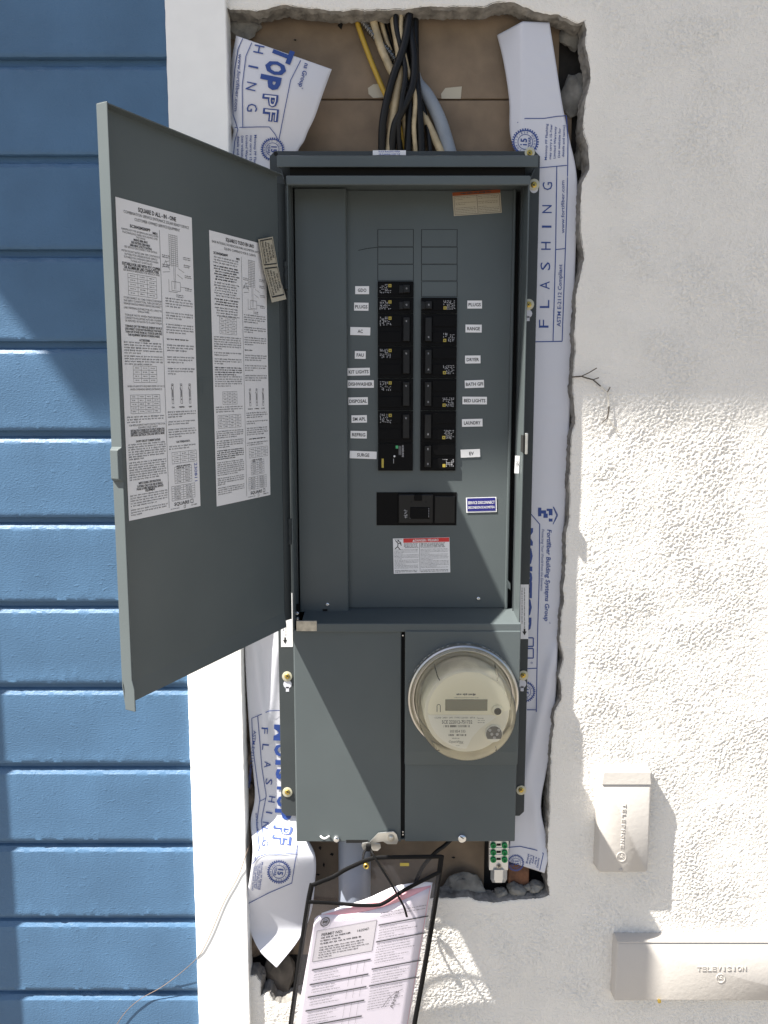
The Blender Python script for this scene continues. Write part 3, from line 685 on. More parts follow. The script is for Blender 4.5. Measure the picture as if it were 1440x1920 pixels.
# dead front
dzt, dzb = ZT - .003, P(720, 1140, YD).z
gq = G(); gq.box(P(651, 700, YD).x - .004, P(955, 1000, YD).x, YD, YD + .003, dzb + .0004, dzt); gq.build('dead_front', M['steel'], panel, bevel=.0006)
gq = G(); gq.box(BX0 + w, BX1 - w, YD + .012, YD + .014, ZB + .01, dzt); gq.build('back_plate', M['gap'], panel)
gq = G(); x1 = P(651, 700, YL).x; gq.plate([Vector(p) for p in ((BX0 + .0065, YL, 0), (x1 - .002, YL, 0), (x1, YL + .002, 0), (x1, YD - .0004, 0), (x1 - .0015, YD - .0004, 0), (x1 - .0035, YL + .0016, 0), (BX0 + .0065, YL + .0016, 0))], (0, 0, 1))
zl_t, zl_b = dzt - .001, P(720, 1148, YL).z
gq.v = [(a, b, zl_t if cc > .5 else zl_b) for a, b, cc in gq.v]
gq.build('wireway_cover', M['steel'], panel, bevel=.0006)
gq = G(); gq.box(P(953, 800, YD).x, P(957, 800, YD).x, YD - .006, YD + .003, dzb, dzt); gq.build('dead_front_lip', M['steel'], panel, bevel=.0005)
gq = G(); gq.plate([P(951, 1086, YD - .007), P(957, 1094, YD - .007), P(957, 1106, YD - .007), P(949, 1100, YD - .0085)], (0, .001, 0)); gq.build('lip_tab', M['steel'], panel)
# ledge
gq = G(); xa, xb = BX0 + .014, BX1 + .0008
gq.plate([Vector(p) for p in ((xa, YD + .001, dzb), (xa, YB - .004, ZL1), (xa, YB - .006, ZL1 - .001), (xa, YB - .006, ZL0), (xa, YB - .0045, ZL0), (xa, YB - .0045, ZL1 - .003), (xa, YD + .001, dzb - .002))], (xb - xa, 0, 0))
gq.build('ledge', M['steel'], panel, bevel=.0007)
gq = G(); gq.prect(555.5, 1164, 594, 1183.5, YB - .0065, .004); gq.build('latch_plate', M['zinc_worn'], panel, bevel=.0007)
gq = G(); gq.prect(553, 1133, 562, 1162, YB + .03, .003); gq.build('hinge_bracket', M['black'], panel, bevel=.0006)
def cyl_obj(name, u, v, Y, r_px, h, m, parent, n=20, dome=0.3):
    r = r_px * (Y - CAMY) / FPX; gq = G(); gq.lathe(P(u, v, Y), [(r, -.001), (r, h * (1 - dome)), (r * .8, h * .92), (r * .4, h)], n)
    return gq.build(name, M[m], parent, smooth=40)
def slot(parent, u, v, Y, r_px, m='gap', cross=False, ang=35):
    gq = G(); f = flat(Y); a = math.radians(ang)
    for k in range(2 if cross else 1):
        b = a + k * math.pi / 2; gq.line([(u - r_px * math.cos(b), v - r_px * math.sin(b)), (u + r_px * math.cos(b), v + r_px * math.sin(b))], r_px * .45, f)
    return gq.build('slot', M[m], parent, recalc=False)
def bright_screw(u, v, Y, r, h=.0025):
    o = cyl_obj('screw', u, v, Y, r, h, 'screw', panel); slot(o, u, v, Y - h - .0003, r * .5); return o
bright_screw(897, 1122.5, YD, 3.6); bright_screw(614, 1133.5, YL, 3.6); bright_screw(606, 1152, YL, 3.6)
bright_screw(557, 1150, YB + .028, 4, .004); bright_screw(558, 1160, YB + .028, 3.6, .004)
gq = G(); gq.prect(605, 1142, 614, 1149, YL - .0006, .0008); gq.build('notch', M['gap'], panel)
# lower covers
cv_t = ZL0 + .002
gq = G(); gq.box(BX0 + .0003, P(752, 1400, YB).x, YB - .0008, YB + .006, ZB, cv_t); gq.build('lower_cover', M['steel'], panel, bevel=.0016)
gq = G(); xm0, xm1 = P(759.5, 1400, YB).x, BX1 - .0003
gq.box(xm0, xm1, YB - .0004, YB + .006, ZB + .0003, P(720, 1428, YB).z); gq.build('meter_cover', M['steel'], panel, bevel=.0014)
gq = G(); za, zb_ = P(720, 1410, -.054).z, P(720, 1435, -.052).z
gq.plate([Vector(p) for p in ((xm0 - .0008, YB + .004, cv_t), (xm0 - .0008, -.0535, cv_t), (xm0 - .0008, -.0535, za), (xm0 - .0008, -.0500, zb_), (xm0 - .0008, YB + .003, zb_))], (xm1 - xm0 + .0016, 0, 0))
gq.build('meter_socket_cover', M['steel'], panel, bevel=.0012)
gq = G(); gq.box(P(751, 1400, YB).x, P(761, 1400, YB).x, YB + .006, YB + .008, ZB + .004, cv_t); gq.build('seam', M['gap'], panel)
for v in (1191, 1559, 1564): cyl_obj('rivet', 755.5, v, YB + .004, 1.8, .002, 'screw', panel, 10)
bright_screw(866, 1570.5, YB, 8, .006); bright_screw(631, 1572, YB - .001, 6, .006)
gq = G(); gq.tube(cr([P(601, 1568, YB - .002), P(607, 1572, YB - .007), P(612, 1571, YB - .007), P(617, 1568, YB - .002)], 6), .0016, 8); gq.build('wire_clip', M['white_label'], panel, smooth=60)
gq = G(); gq.prect(649, 1575, 690, 1580.5, YB - .0014, .0008); gq.build('hasp_slot', M['gap'], panel)
gq = G(); gq.plate([P(u, v, YB - .006) for u, v in ((692, 1580), (705, 1566), (709, 1562), (738, 1559), (744, 1565), (747, 1576), (744, 1583), (726, 1583), (718, 1578), (706, 1580), (694, 1584))], (0, .0016, 0)); hasp = gq.build('hasp_lever', M['zinc'], panel, bevel=.0005)
o = cyl_obj('rivet', 733, 1571, YB - .006, 7.5, .0014, 'zinc_worn', hasp, 20, .5); 
cyl_obj('rivet', 733, 1571, YB - .0072, 4, .0014, 'zinc', hasp, 16, .5)
gq = G(); gq.plate([P(u, v, YB - .003) for u, v in ((679, 1581), (690, 1579.5), (713, 1582), (714, 1590), (708, 1596), (699, 1595), (694, 1588), (689, 1595), (681, 1593), (678, 1587))], (0, .0018, 0)); gq.build('hasp_loop', M['zinc'], panel, bevel=.0005)
# catch on the right jamb
gq = G(); gq.prect(980.5, 816, 984, 848, YB - .004, .02); gq.build('catch_slot', M['gap'], panel)
gq = G(); gq.prect(984.5, 812, 990, 852, YB - .004, .016); gq.build('door_catch', M['zinc'], panel, bevel=.0012)
# knockouts, breakers
def knock(u0, u1, v0, v1):
    gq = G(); gq.prect(u0 - .1, v0 - .1, u1 + .1, v1 + .1, YD - .00025, .0002); gq.build('knockout_gap', M['gap'], panel)
    gq = G(); gq.prect(u0 + .9, v0 + .55, u1 - .9, v1 - .55, YD - .0006, .0003); gq.build('knockout', M['steel'], panel, bevel=.0002)
KB = [(430, 462.5), (463.5, 495), (496, 526.5), (528, 556.5)]
for a, b in KB[:3]: knock(708, 775.5, a, b)
for a, b in KB: knock(790, 857.5, a, b)
gq = G(); f = flat(YD - .0003); gq.line([(672, 469.5), (688, 466), (708, 463.5)], 1.0, f); gq.build('scratch', M['gap'], panel, recalc=False)
def colx(side, v):
    k = (v - 530) / 350
    return (lerp(708.3, 709, k), lerp(775.5, 774, k)) if side == 'L' else (lerp(790, 788, k), lerp(857.5, 854, k))
YBR = YD - .0040
def breaker(side, v0, poles, switch_white=True):
    vh = 30.3; v1 = v0 + vh * poles; ua, ub = colx(side, (v0 + v1) / 2)
    gq = G(); f = flat
    gq.prect(ua, v0 + .5, ub, v1 - .5, YBR, .012)
    for k in range(poles):   # raised shoulders of each pole
        a = v0 + vh * k
        if side == 'L': gq.prect(ua + 1, a + 4, ub - 22, a + 24, YBR - .0016, .002); gq.prect(ub - 5, a + 4, ub - 1, a + 24, YBR - .0012, .002)
        else: gq.prect(ua + 22, a + 4, ub - 1, a + 24, YBR - .0016, .002); gq.prect(ua + 1, a + 4, ua + 5, a + 24, YBR - .0012, .002)
    b = gq.build('breaker', M['black'], panel, bevel=.0004)
    hu = (ub - 19, ub - 7) if side == 'L' else (ua + 8, ua + 20)
    gq = G(); gq.prect(hu[0], v0 + 7, hu[1], v1 - 9, YBR - .007, .008)
    if poles == 1: gq.prect(hu[0] - 8, v0 + 8, hu[1] - 8, v1 - 8, YBR - .003, .004)
    gq.build('handle', M['black2'], b, bevel=.0008)
    ft = flat(YBR - .0075)
    for k in range(poles):
        gq = G()
        if switch_white and (k == (0 if side == 'L' else poles - 1) or (side == 'R' and RND.random() < .4)):
            cu = (hu[0] + hu[1]) / 2; cv = v0 + vh * k + 14; txt(gq, RND.choice(('20', '15', '30')), cu, cv, 2.6, ft, 90 if side == 'L' else -90, bold=.02); gq.build('rating', M['grey_print'], b, recalc=False)
    # printed rating block and yellow square
    fb = flat(YBR - .0020); gq = G(); k = 0 if side == 'L' else poles - 1; bv = v0 + vh * k + 6
    bu = ua + 4 if side == 'L' else ub - 25
    for r in range(6):
        for cix in range(7):
            if (side == 'L' and cix > 4 and r < 3) or (side == 'R' and cix < 2 and r > 2): continue
            if RND.random() < .72:
                u = bu + cix * 3.1 + RND.uniform(-.5, .5); v = bv + r * 2.9 + RND.uniform(-.3, .3)
                if RND.random() < .5: gq.rect(u, v, u + RND.uniform(1.6, 2.6), v + 1.0, fb)
                else: gq.rect(u, v, u + 1.0, v + RND.uniform(1.8, 3), fb)
    gq.build('rating_print', M['grey_print'], b, recalc=False)
    gq = G(); yu, yv = (bu + 16, bv - .3) if side == 'L' else (bu - .5, bv + 11)
    gq.rect(yu, yv, yu + 5.6, yv + 5.8, fb); gq.build('maker_mark', M['yellow_print'], b, recalc=False)
    gq = G(); ff = flat(YBR - .0023); gq.rect(yu + 1.7, yv + 1.8, yu + 3.9, yv + 4.2, ff); gq.build('mark_centre', M['ink'], b, recalc=False)
breaker('L', 527, 1); breaker('L', 557.5, 1)
for v in (588, 648.6, 709.4, 770.2): breaker('L', v, 2)
breaker('R', 557.5, 1)
for v in (588, 648.6, 709.4, 770.2): breaker('R', v, 2)
# last right breaker is squarer, last left module is the surge protector
breaker('R', 829.5, 2) if False else None
ua, ub = colx('R', 856); gq = G(); gq.prect(ua, 830.5, ub, 882.5, YBR, .012)
for a in (834, 860): gq.prect(ua + 22, a, ub - 1, a + 19, YBR - .0016, .002); gq.prect(ua + 1, a, ua + 5, a + 19, YBR - .0012, .002)
b = gq.build('breaker', M['black'], panel, bevel=.0004)
gq = G(); gq.prect(ua + 8, 836, ua + 20, 876, YBR - .007, .008); gq.build('handle', M['black2'], b, bevel=.0008)
gq = G(); ft = flat(YBR - .0075); txt(gq, '50', ua + 14, 842, 2.8, ft, -90, bold=.02); gq.build('rating', M['grey_print'], b, recalc=False); gq = G(); txt(gq, '50', ua + 14, 870, 2.8, ft, -90, bold=.02); gq.build('rating', M['grey_print'], b, recalc=False)
gq = G(); fb = flat(YBR - .002)
for r in range(5):
    for cx_ in range(7):
        if not (cx_ < 2 and r > 2) and RND.random() < .6: u = ub - 24 + cx_ * 3.1; v = 861 + r * 3; gq.rect(u, v, u + RND.uniform(1, 2.6), v + RND.uniform(1, 2.2), fb)
gq.build('rating_print', M['grey_print'], b, recalc=False)
gq = G(); gq.rect(ub - 24.5, 870, ub - 19, 876, fb); gq.build('maker_mark', M['yellow_print'], b, recalc=False)
ua, ub = colx('L', 856); gq = G(); gq.prect(ua, 831, ub, 882.5, YBR - .001, .012); b = gq.build('surge_protector', M['black'], panel, bevel=.0006)
fb = flat(YBR - .0014)
gq = G(); gq.rect(742, 835.5, 746.5, 841, fb); gq.build('maker_mark', M['green_print'], b, recalc=False)
gq = G(); txt(gq, 'HOMESURGE', 755.5, 835, 3.2, fb, 90, align='l', w=22, bold=.02)
for k in range(2): bars(gq, 0, 1, 0, 1, fb) if False else None
for k, uu in enumerate((751.5, 748.5)): gq.line([(uu, 836), (uu, 853)], .7, fb)
gq.line([(738, 860), (738, 869)], .8, fb); gq.build('lettering', M['grey_print'], b, recalc=False)
gq = G(); gq.lathe(P(739.5, 855.5, YBR - .001), [(1.9 * 1.3 / FPX, 0), (1.9 * 1.3 / FPX, .001), (.001, .0016)], 14); gq.build('indicator', M['white_label'], b)
gq = G(); gq.rect(715.5, 860, 719.5, 877, fb); gq.build('warning_mark', M['yellow_print'], b, recalc=False)
# main breaker
gq = G(); gq.prect(706, 923, 856, 985, YD - .0008, .0006); mb = gq.build('main_breaker', M['black'], panel)
gq = G(); gq.prect(747, 927, 812, 981, YD - .006, .006); gq.build('body', M['black2'], mb, bevel=.0015)
gq = G(); gq.prect(777, 927, 791, 939, YD - .010, .006); gq.prect(769, 951, 806, 973, YD - .0075, .002); gq.build('switch', M['black'], mb, bevel=.001)
gq = G(); gq.prect(815, 930, 853, 981, YD - .003, .003); gq.build('side_cover', M['black2'], mb, bevel=.001)
gq = G(); fb = flat(YD - .0066)
gq.line([(768, 971.5), (805, 971.5)], .7, fb)
for k in range(12): gq.rect(757 + RND.uniform(0, 5), 955 + k * 1.4, 758 + RND.uniform(0, 6), 955.8 + k * 1.4, fb)
for k in range(6): gq.rect(803.5, 953 + k * 3, 804.4, 954.5 + k * 3, flat(YD - .0078))
gq.build('rating_print', M['grey_print'], mb, recalc=False)
gq = G(); 
for (u, v) in ((771, 941), (798.5, 941)): gq = G(); gq.lathe(P(u, v, YD - .006), [(1.6 * 1.3 / FPX, 0), (1.6 * 1.3 / FPX, .0004)], 12); gq.build('rivet', M['gap'], mb)
pass

# circuit labels
LAB = [('GDO', 679, 544, 26, 15, 0), ('PLUGS', 677.5, 575, 27, 15, 1), ('AC', 675.5, 621, 37.5, 15, 1.5), ('FAU', 675.5, 665.5, 20.5, 14.5, 1), ('KIT LIGHTS', 672.5, 697, 42, 14.2, -1.2),
       ('DISHWASHER', 676, 720, 50, 14.2, 0), ('DISPOSAL', 671.5, 752, 36.5, 14.2, -1), ('SM APL', 673.5, 785.5, 29, 14, -1), ('REFRIG', 672.5, 815, 30.5, 14, 1), ('SURGE', 681, 853, 50.5, 14, 2),
       ('PLUGS', 890, 571, 27.5, 15, 0), ('RANGE', 888, 616, 30.5, 14.8, .5), ('DRYER', 886.5, 674, 29, 14.8, -.7), ('BATH GFI', 889.5, 720, 36, 14.4, -2), ('BED LIGHTS', 890, 751, 46, 14.2, .3), ('LAUNDRY', 885.5, 792.7, 38.5, 14.4, -1.2), ('EV', 882, 850, 36.5, 15, -2.5)]
def rlabel(name, m, u, v, w_, h_, ang, Y, parent=panel, th=.0003):
    a = math.radians(ang); ca, sa = math.cos(a), math.sin(a)
    pts = [P(u + x * ca - y * sa, v + x * sa + y * ca, Y) for x, y in ((-w_ / 2, -h_ / 2), (w_ / 2, -h_ / 2), (w_ / 2, h_ / 2), (-w_ / 2, h_ / 2))]
    gq = G(); gq.plate(pts, (0, th, 0)); return gq.build(name, m, parent)
TW = {'GDO': 16, 'PLUGS': 23, 'AC': 9.5, 'FAU': 13.5, 'KIT LIGHTS': 37, 'DISHWASHER': 45, 'DISPOSAL': 33, 'SM APL': 24.5, 'REFRIG': 25, 'SURGE': 23, 'RANGE': 24, 'DRYER': 23, 'BATH GFI': 32, 'BED LIGHTS': 40, 'LAUNDRY': 31, 'EV': 8.5}
for t, u, v, w_, h_, an in LAB:
    o = rlabel('circuit_label', M['white_label'], u, v, w_, h_, an, YD - .0012)
    gq = G(); txt(gq, t, u + (2 if t == 'EV' else 0), v, 6.3, flat(YD - .0015), an, w=TW[t], bold=.018); gq.build('lettering', M['ink'], o, recalc=False)
# service disconnect
o = rlabel('service_label', M['white_label'], 902.5, 946.5, 57, 28, -1.5, YD - .0012)
o2 = rlabel('field', M['navy_label'], 902.5, 946, 53, 24.5, -1.5, YD - .0016, o)
gq = G(); txt(gq, 'SERVICE DISCONNECT', 902.5, 942, 5.4, flat(YD - .0019), -1.5, w=50, bold=.012); txt(gq, 'DESCONEXION DE ACOMETIDA', 902.5, 951, 4.6, flat(YD - .0019), -1.5, w=50, bold=.012); gq.build('lettering', M['white_print'], o, recalc=False)
# danger label
o = rlabel('danger_label', M['white_label'], 790.5, 1041.5, 106, 66, -1.4, YD - .0010)
A = math.radians(-1.4)
def rot(u, v): return (790.5 + (u - 790.5) * math.cos(A) - (v - 1041.5) * math.sin(A), 1041.5 + (u - 790.5) * math.sin(A) + (v - 1041.5) * math.cos(A))
def fdan(off): return lambda u, v: P(*rot(u, v), YD - .0010 - off)
gq = G(); gq.rect(757, 1009, 843, 1017, fdan(.0003)); gq.build('red_band', M['red_print'], o, recalc=False)
gq = G(); txt(gq, 'DANGER / PELIGRO', 801, 1013, 4.6, fdan(.0006), 0, w=44, bold=.02); gq.quad([fdan(.0006)(u, v) for u, v in ((774, 1015.4), (776.3, 1010.8), (778.6, 1015.4))]); gq.build('lettering', M['white_print'], o, recalc=False)
gq = G(); fd = fdan(.0003)
for a in (((742, 1012), (747, 1018), (753, 1017)), ((747, 1018), (746, 1024), (741, 1028)), ((746, 1024), (751, 1030)), ((750, 1014), (753, 1022))): gq.line(list(a), 1.5, fd)
gq.rect(746, 1011.5, 749, 1014.5, fd); gq.line([(740, 1010), (755, 1010)], .5, fd); gq.line([(787, 1018), (787, 1072)], .6, fd)
for k in range(4): bars(gq, 758 if k < 3 else 760, 785, 1019 + k * 2.4, 1.7, fd, fill=.75)
for k in range(4): bars(gq, 789, 835, 1019 + k * 2.4, 1.7, fd, fill=.75)
gq.build('print', M['ink'], o, recalc=False)
gq = G()
for k in range(15): bars(gq, 739.5, 785, 1030 + k * 2.45, 1.35, fd, last=(k % 4 == 3)); bars(gq, 789, 841, 1030 + k * 2.45, 1.35, fd, last=(k % 5 == 3))
for k in range(2): bars(gq, 740, 782, 1069 + k * 2.6, 1.5, fd, fill=.8); bars(gq, 789, 840, 1069 + k * 2.6, 1.5, fd, fill=.8)
gq.build('fine_print', M['ink_soft'], o, recalc=False)
# orange headed warning label
o = rlabel('warning_label', M['cream_label'], 894.5, 380, 90, 44, -4, YD - .0010)
A2 = math.radians(-4)
def fw(u, v): return P(894.5 + (u - 894.5) * math.cos(A2) - (v - 380) * math.sin(A2), 380 + (u - 894.5) * math.sin(A2) + (v - 380) * math.cos(A2), YD - .0013)
gq = G(); gq.rect(849.6, 358, 939.4, 364.5, fw); gq.build('orange_band', M['orange_print'], o, recalc=False)
gq = G(); gq.line([(895, 366), (895, 400)], .7, fw); gq.line([(852, 366), (937, 366), (937, 400), (852, 400), (852, 366)], .6, fw)
for k in range(10):
    if k not in (2, 5): bars(gq, 854, 893, 369 + k * 3.1, 1.4, fw, last=k in (1, 4)); bars(gq, 897, 935, 369 + k * 3.1, 1.4, fw, last=k in (2, 6))
bars(gq, 865, 922, 361.3, 3, lambda u, v: fw(u, v) + Vector((0, -.0003, 0)), fill=.8)
gq.build('print', M['ink_soft'], o, recalc=False)
# hood label
o = rlabel('hood_label', M['white_label'], 730, 286.3, 62, 9, 0, YF - .0062 + .0035)
gq = G(); fh = flat(YF - .0062 + .0030); txt(gq, 'PLACE BUILDING PAPER', 730, 284, 3.0, fh, 0, w=40, bold=.01); txt(gq, 'OR FLASHING OVER THE', 730, 289, 3.0, fh, 0, w=40, bold=.01); gq.build('lettering', M['ink_blue'], o, recalc=False)
# jamb label with code
o = rlabel('jamb_label', M['white_label'], 969.5, 871, 8.5, 33, 3, YB + .018); gq = G(); fj = flat(YB + .0174)
for r in range(6):
    for c_ in range(5):
        if RND.random() < .5: gq.rect(967 + c_ * 1.1, 865 + r * 1.6, 968 + c_ * 1.1, 866.4 + r * 1.6, fj)
gq.build('print', M['ink_soft'], o, recalc=False)
# arrow labels on the flange
for (u0, u1, v0, v1, ar) in ((527, 549, 1112, 1213, (534.5, 1205)), (974.5, 990.5, 1096, 1198, (983.5, 1189))):
    Yq = YF - .0006; um = (u0 + u1) / 2
    gq = G(); gq.plate([P(u0 + (1.5 if u0 > 800 else -1), v0, Yq), P(u1 + (1 if u0 > 800 else -1), v0, Yq), P(u1, v1, Yq), P(u0, v1, Yq)], (0, .0003, 0)); o = gq.build('arrow_label', M['white_label'], panel)
    gq = G(); fa_ = flat(Yq - .0003); a, b = ar
    gq.rect(a - 1.6, b - 10, a + 1.6, b - 4, fa_); gq.quad([fa_(a - 4, b - 5), fa_(a + 4, b - 5), fa_(a, b + 2.5)])
    for k, (uu, v2) in enumerate(((u0 + 4.5, v1 - 28), (u0 + 9, v1 - 20))):
        fr_ = lambda x, y: fa_(y, x)
        bars(gq, v0 + 6, v2, uu, 1.8, fr_, fill=.7)
    gq.build('print', M['ink'], o, recalc=False)
# washers and brass screws along the flange
def fixing(u, v, r=12, rw=None):
    o = cyl_obj('washer', u, v, YF, r * .95, .0022, 'washer', panel, 26, .25)
    s_ = cyl_obj('screw', u, v, YF - .002, r * .52, .0022, 'brass', o, 18, .5); slot(o, u, v, YF - .0046, r * .28, 'ink', True)
for u, v in ((993, 286.5), (1001, 346.5), (991, 571), (538.5, 1268), (539, 1485), (981, 1266), (977, 1481)): fixing(u, v, 10.3 if v > 300 else 9.5)
gq = G(); gq.lathe(P(517, 288.5, YF - .0004), [(3.6 * 1.3 / FPX, 0), (3.6 * 1.3 / FPX, .0002)], 18); gq.build('fixing_hole', M['gap'], panel)
for (u, v, m_) in ((539, 1283, 'paper'), (990, 588, 'paper'), (979, 1282, 'paper'), (1001, 354, 'paper')):
    gq = G(); fk = flat(YF - .0004); gq.quad([fk(u + 8 * math.cos(t * .5236), v + 8 * math.sin(t * .5236)) for t in range(12)]); gq.rect(u - 3, v + 5, u + 3, v + 14, fk) if v > 400 else None; gq.build('keyhole', M[m_], panel, recalc=False)

# ------------------------------------------------------------------ the open door
H0 = Vector((-0.1637, -0.045, CAMZ)); EV = Vector((-0.1618, -0.311, -0.0127)); DL = 0.351
NRM = Vector((0.311, -0.1618, 0)).normalized(); DZT, DZB = 0.3619, -0.3483
def D(a, z, n=0.0): return H0 + EV * a + Vector((0, 0, z)) + NRM * n
def dpix(u, v, n=0.0):
    d = ray(u, v); o_ = Vector((0, CAMY, CAMZ)); p0 = H0 + NRM * n
    pn = EV.cross(Vector((0, 0, 1))).normalized(); k = (p0 - o_).dot(pn) / d.dot(pn); q = o_ + d * k - p0
    a = (q.x * EV.x + q.y * EV.y) / (EV.x ** 2 + EV.y ** 2); return a, q.z - EV.z * a
LIP = 0.0155
gq = G()
zc = DZB + .024
for (za, zb2, na, nb) in ((DZT, zc, 0, 0), (zc, DZB, 0, -.004)):
    for (n0, n1) in ((0, -.0014),):
        pass
outer = [D(0, DZT, 0), D(1, DZT, 0), D(1, zc, 0), D(0, zc, 0), D(1, DZB, .0035), D(0, DZB, .0035)]
back = [p - NRM * .0014 for p in outer]
gq.add(outer + back, [(0, 1, 2, 3), (3, 2, 4, 5), (6, 7, 8, 9), (9, 8, 10, 11), (0, 1, 7, 6), (1, 2, 8, 7), (2, 4, 10, 8), (4, 5, 11, 10), (5, 3, 9, 11), (3, 0, 6, 9)])
door = gq.build('door', M['steel'], panel)
gq = G()   # free edge return, kinked near the bottom
strip = [(DZT, 0, 0), (zc + .010, 0, 0), (zc - .002, .0035, 0), (DZB - .006, .0035, 0)]
V = []
for z, n, _ in strip: V += [D(1.0005, z, n - .0014), D(1.0005, z, n + LIP), D(.9955, z, n + LIP), D(.9955, z, n - .0014)]
gq.add(V, [(i * 4 + j, i * 4 + (j + 1) % 4, (i + 1) * 4 + (j + 1) % 4, (i + 1) * 4 + j) for i in range(3) for j in range(4)] + [(0, 1, 2, 3), (12, 13, 14, 15)])
gq.build('edge_return', M['steel'], door, bevel=.0008)
gq = G(); gq.add([D(.01, DZT + .0003, -.0014), D(1.0, DZT + .0003, -.0014), D(1.0, DZT + .0003, .012), D(.01, DZT + .0003, .012), D(.01, DZT - .0012, -.0014), D(1.0, DZT - .0012, -.0014), D(1.0, DZT - .0012, .012), D(.01, DZT - .0012, .012)],
    [(0, 1, 2, 3), (4, 5, 6, 7), (0, 1, 5, 4), (1, 2, 6, 5), (2, 3, 7, 6), (3, 0, 4, 7)]); gq.build('top_return', M['steel'], door)
gq = G(); _, h1 = dpix(220, 838, LIP); _, h2 = dpix(225, 905, LIP)
gq.add([D(1.0008, h1, -.001), D(1.018, h1 - .004, .002), D(1.018, h2 + .004, .002), D(1.0008, h2, -.001), D(1.0008, h1, LIP + .001), D(1.018, h1 - .004, LIP - .001), D(1.018, h2 + .004, LIP - .001), D(1.0008, h2, LIP + .001)],
    [(0, 1, 2, 3), (4, 5, 6, 7), (0, 1, 5, 4), (1, 2, 6, 5), (2, 3, 7, 6), (3, 0, 4, 7)]); gq.build('pull_tab', M['steel'], door, bevel=.001)
gq = G(); gq.add([D(0, DZT - .01, 0), D(-.04, DZT - .01, .004), D(-.04, DZB + .01, .004), D(0, DZB + .01, 0)], [(0, 1, 2, 3)]); gq.build('hinge_leaf', M['steel_dark'], door, solid=.0015)
for vv in (515, 1000):
    a, z = dpix(527, vv, .003)
    gq = G(); gq.lathe(D(-.035, z + .017, .006), [(.0042, 0), (.0042, .034)], 14, axis=Vector((0, 0, -1)))
    for dz in (.0165, -.0005, -.0175): gq.lathe(D(-.035, z + dz, .006), [(.0052, -.004), (.0052, .004)], 14, axis=Vector((0, 0, -1)))
    gq.build('hinge', M['steel_dark'], door, smooth=40)
# embossed logo plate
a0, z0 = dpix(372, 708, 0); a1, z1 = dpix(394, 748, 0)
gq = G()
for k in range(2):
    i_ = .02 * k; gq.add([D(a0 - i_, z0 - i_ * .3, .0006 + .0004 * k), D(a1 + i_, z0 - i_ * .3, .0006 + .0004 * k), D(a1 + i_, z1 + i_ * .3, .0006 + .0004 * k), D(a0 - i_, z1 + i_ * .3, .0006 + .0004 * k)], [(0, 1, 2, 3)])
gq.build('embossed_mark', M['steel'], door)
# instruction sheets on the door
def door_sheet(px4, name):
    c = [dpix(u, v, .0006) for u, v in px4]; aL = (c[0][0] + c[3][0]) / 2; aR = (c[1][0] + c[2][0]) / 2; zt = (c[0][1] + c[1][1]) / 2; zb = (c[2][1] + c[3][1]) / 2
    gq = G(); gq.add([D(aL, zt, .0006), D(aR, zt, .0006), D(aR, zb, .0006), D(aL, zb, .0006)], [(0, 1, 2, 3)]); gq.build(name, M['sheet'], door)
    Wm = (aL - aR) * DL; Hm = zt - zb
    # domain of the print: millimetres right and down from the sheet's top left corner
    return (lambda x, y, n=.0009: D(aL - x / 1000 / DL, zt - y / 1000, n)), Wm * 1000, Hm * 1000
f1, W1, H1 = door_sheet(((213, 367), (357, 408), (378, 943), (245, 982)), 'instruction_sheet')
f2, W2, H2 = door_sheet(((386, 430), (484, 455), (520, 920), (412, 954)), 'instruction_sheet')
gq = G(); gs = G()
def ln(t, x, y, w_, h_=2.6, bold=.012, align='c', g_=None, f=None):
    txt(g_ or gq, t, x, y, h_, f, 0, w=w_, align=align, bold=bold)
def para(y0, n, x0, x1, f, g_, lh, h_, bold=False):
    for k in range(n): bars(g_, x0, x1, y0 + k * lh, h_, f, last=(k == n - 1), fill=.72 if bold else .5)
def table(x0, y0, x1, y1, nr, nc, f, g_):
    for k in range(nr + 1): y = lerp(y0, y1, k / nr); g_.line([(x0, y), (x1, y)], .35, f)
    for k in range(nc + 1): x = lerp(x0, x1, k / nc); g_.line([(x, y0), (x, y1)], .35, f)
    for r in range(nr):
        for c_ in range(nc):
            xa_, xb_ = lerp(x0, x1, c_ / nc), lerp(x0, x1, (c_ + 1) / nc); ym = lerp(y0, y1, (r + .5) / nr); q = (xb_ - xa_) * .22
            bars(g_, xa_ + q, xb_ - q, ym, 1.3, f, fill=.7)
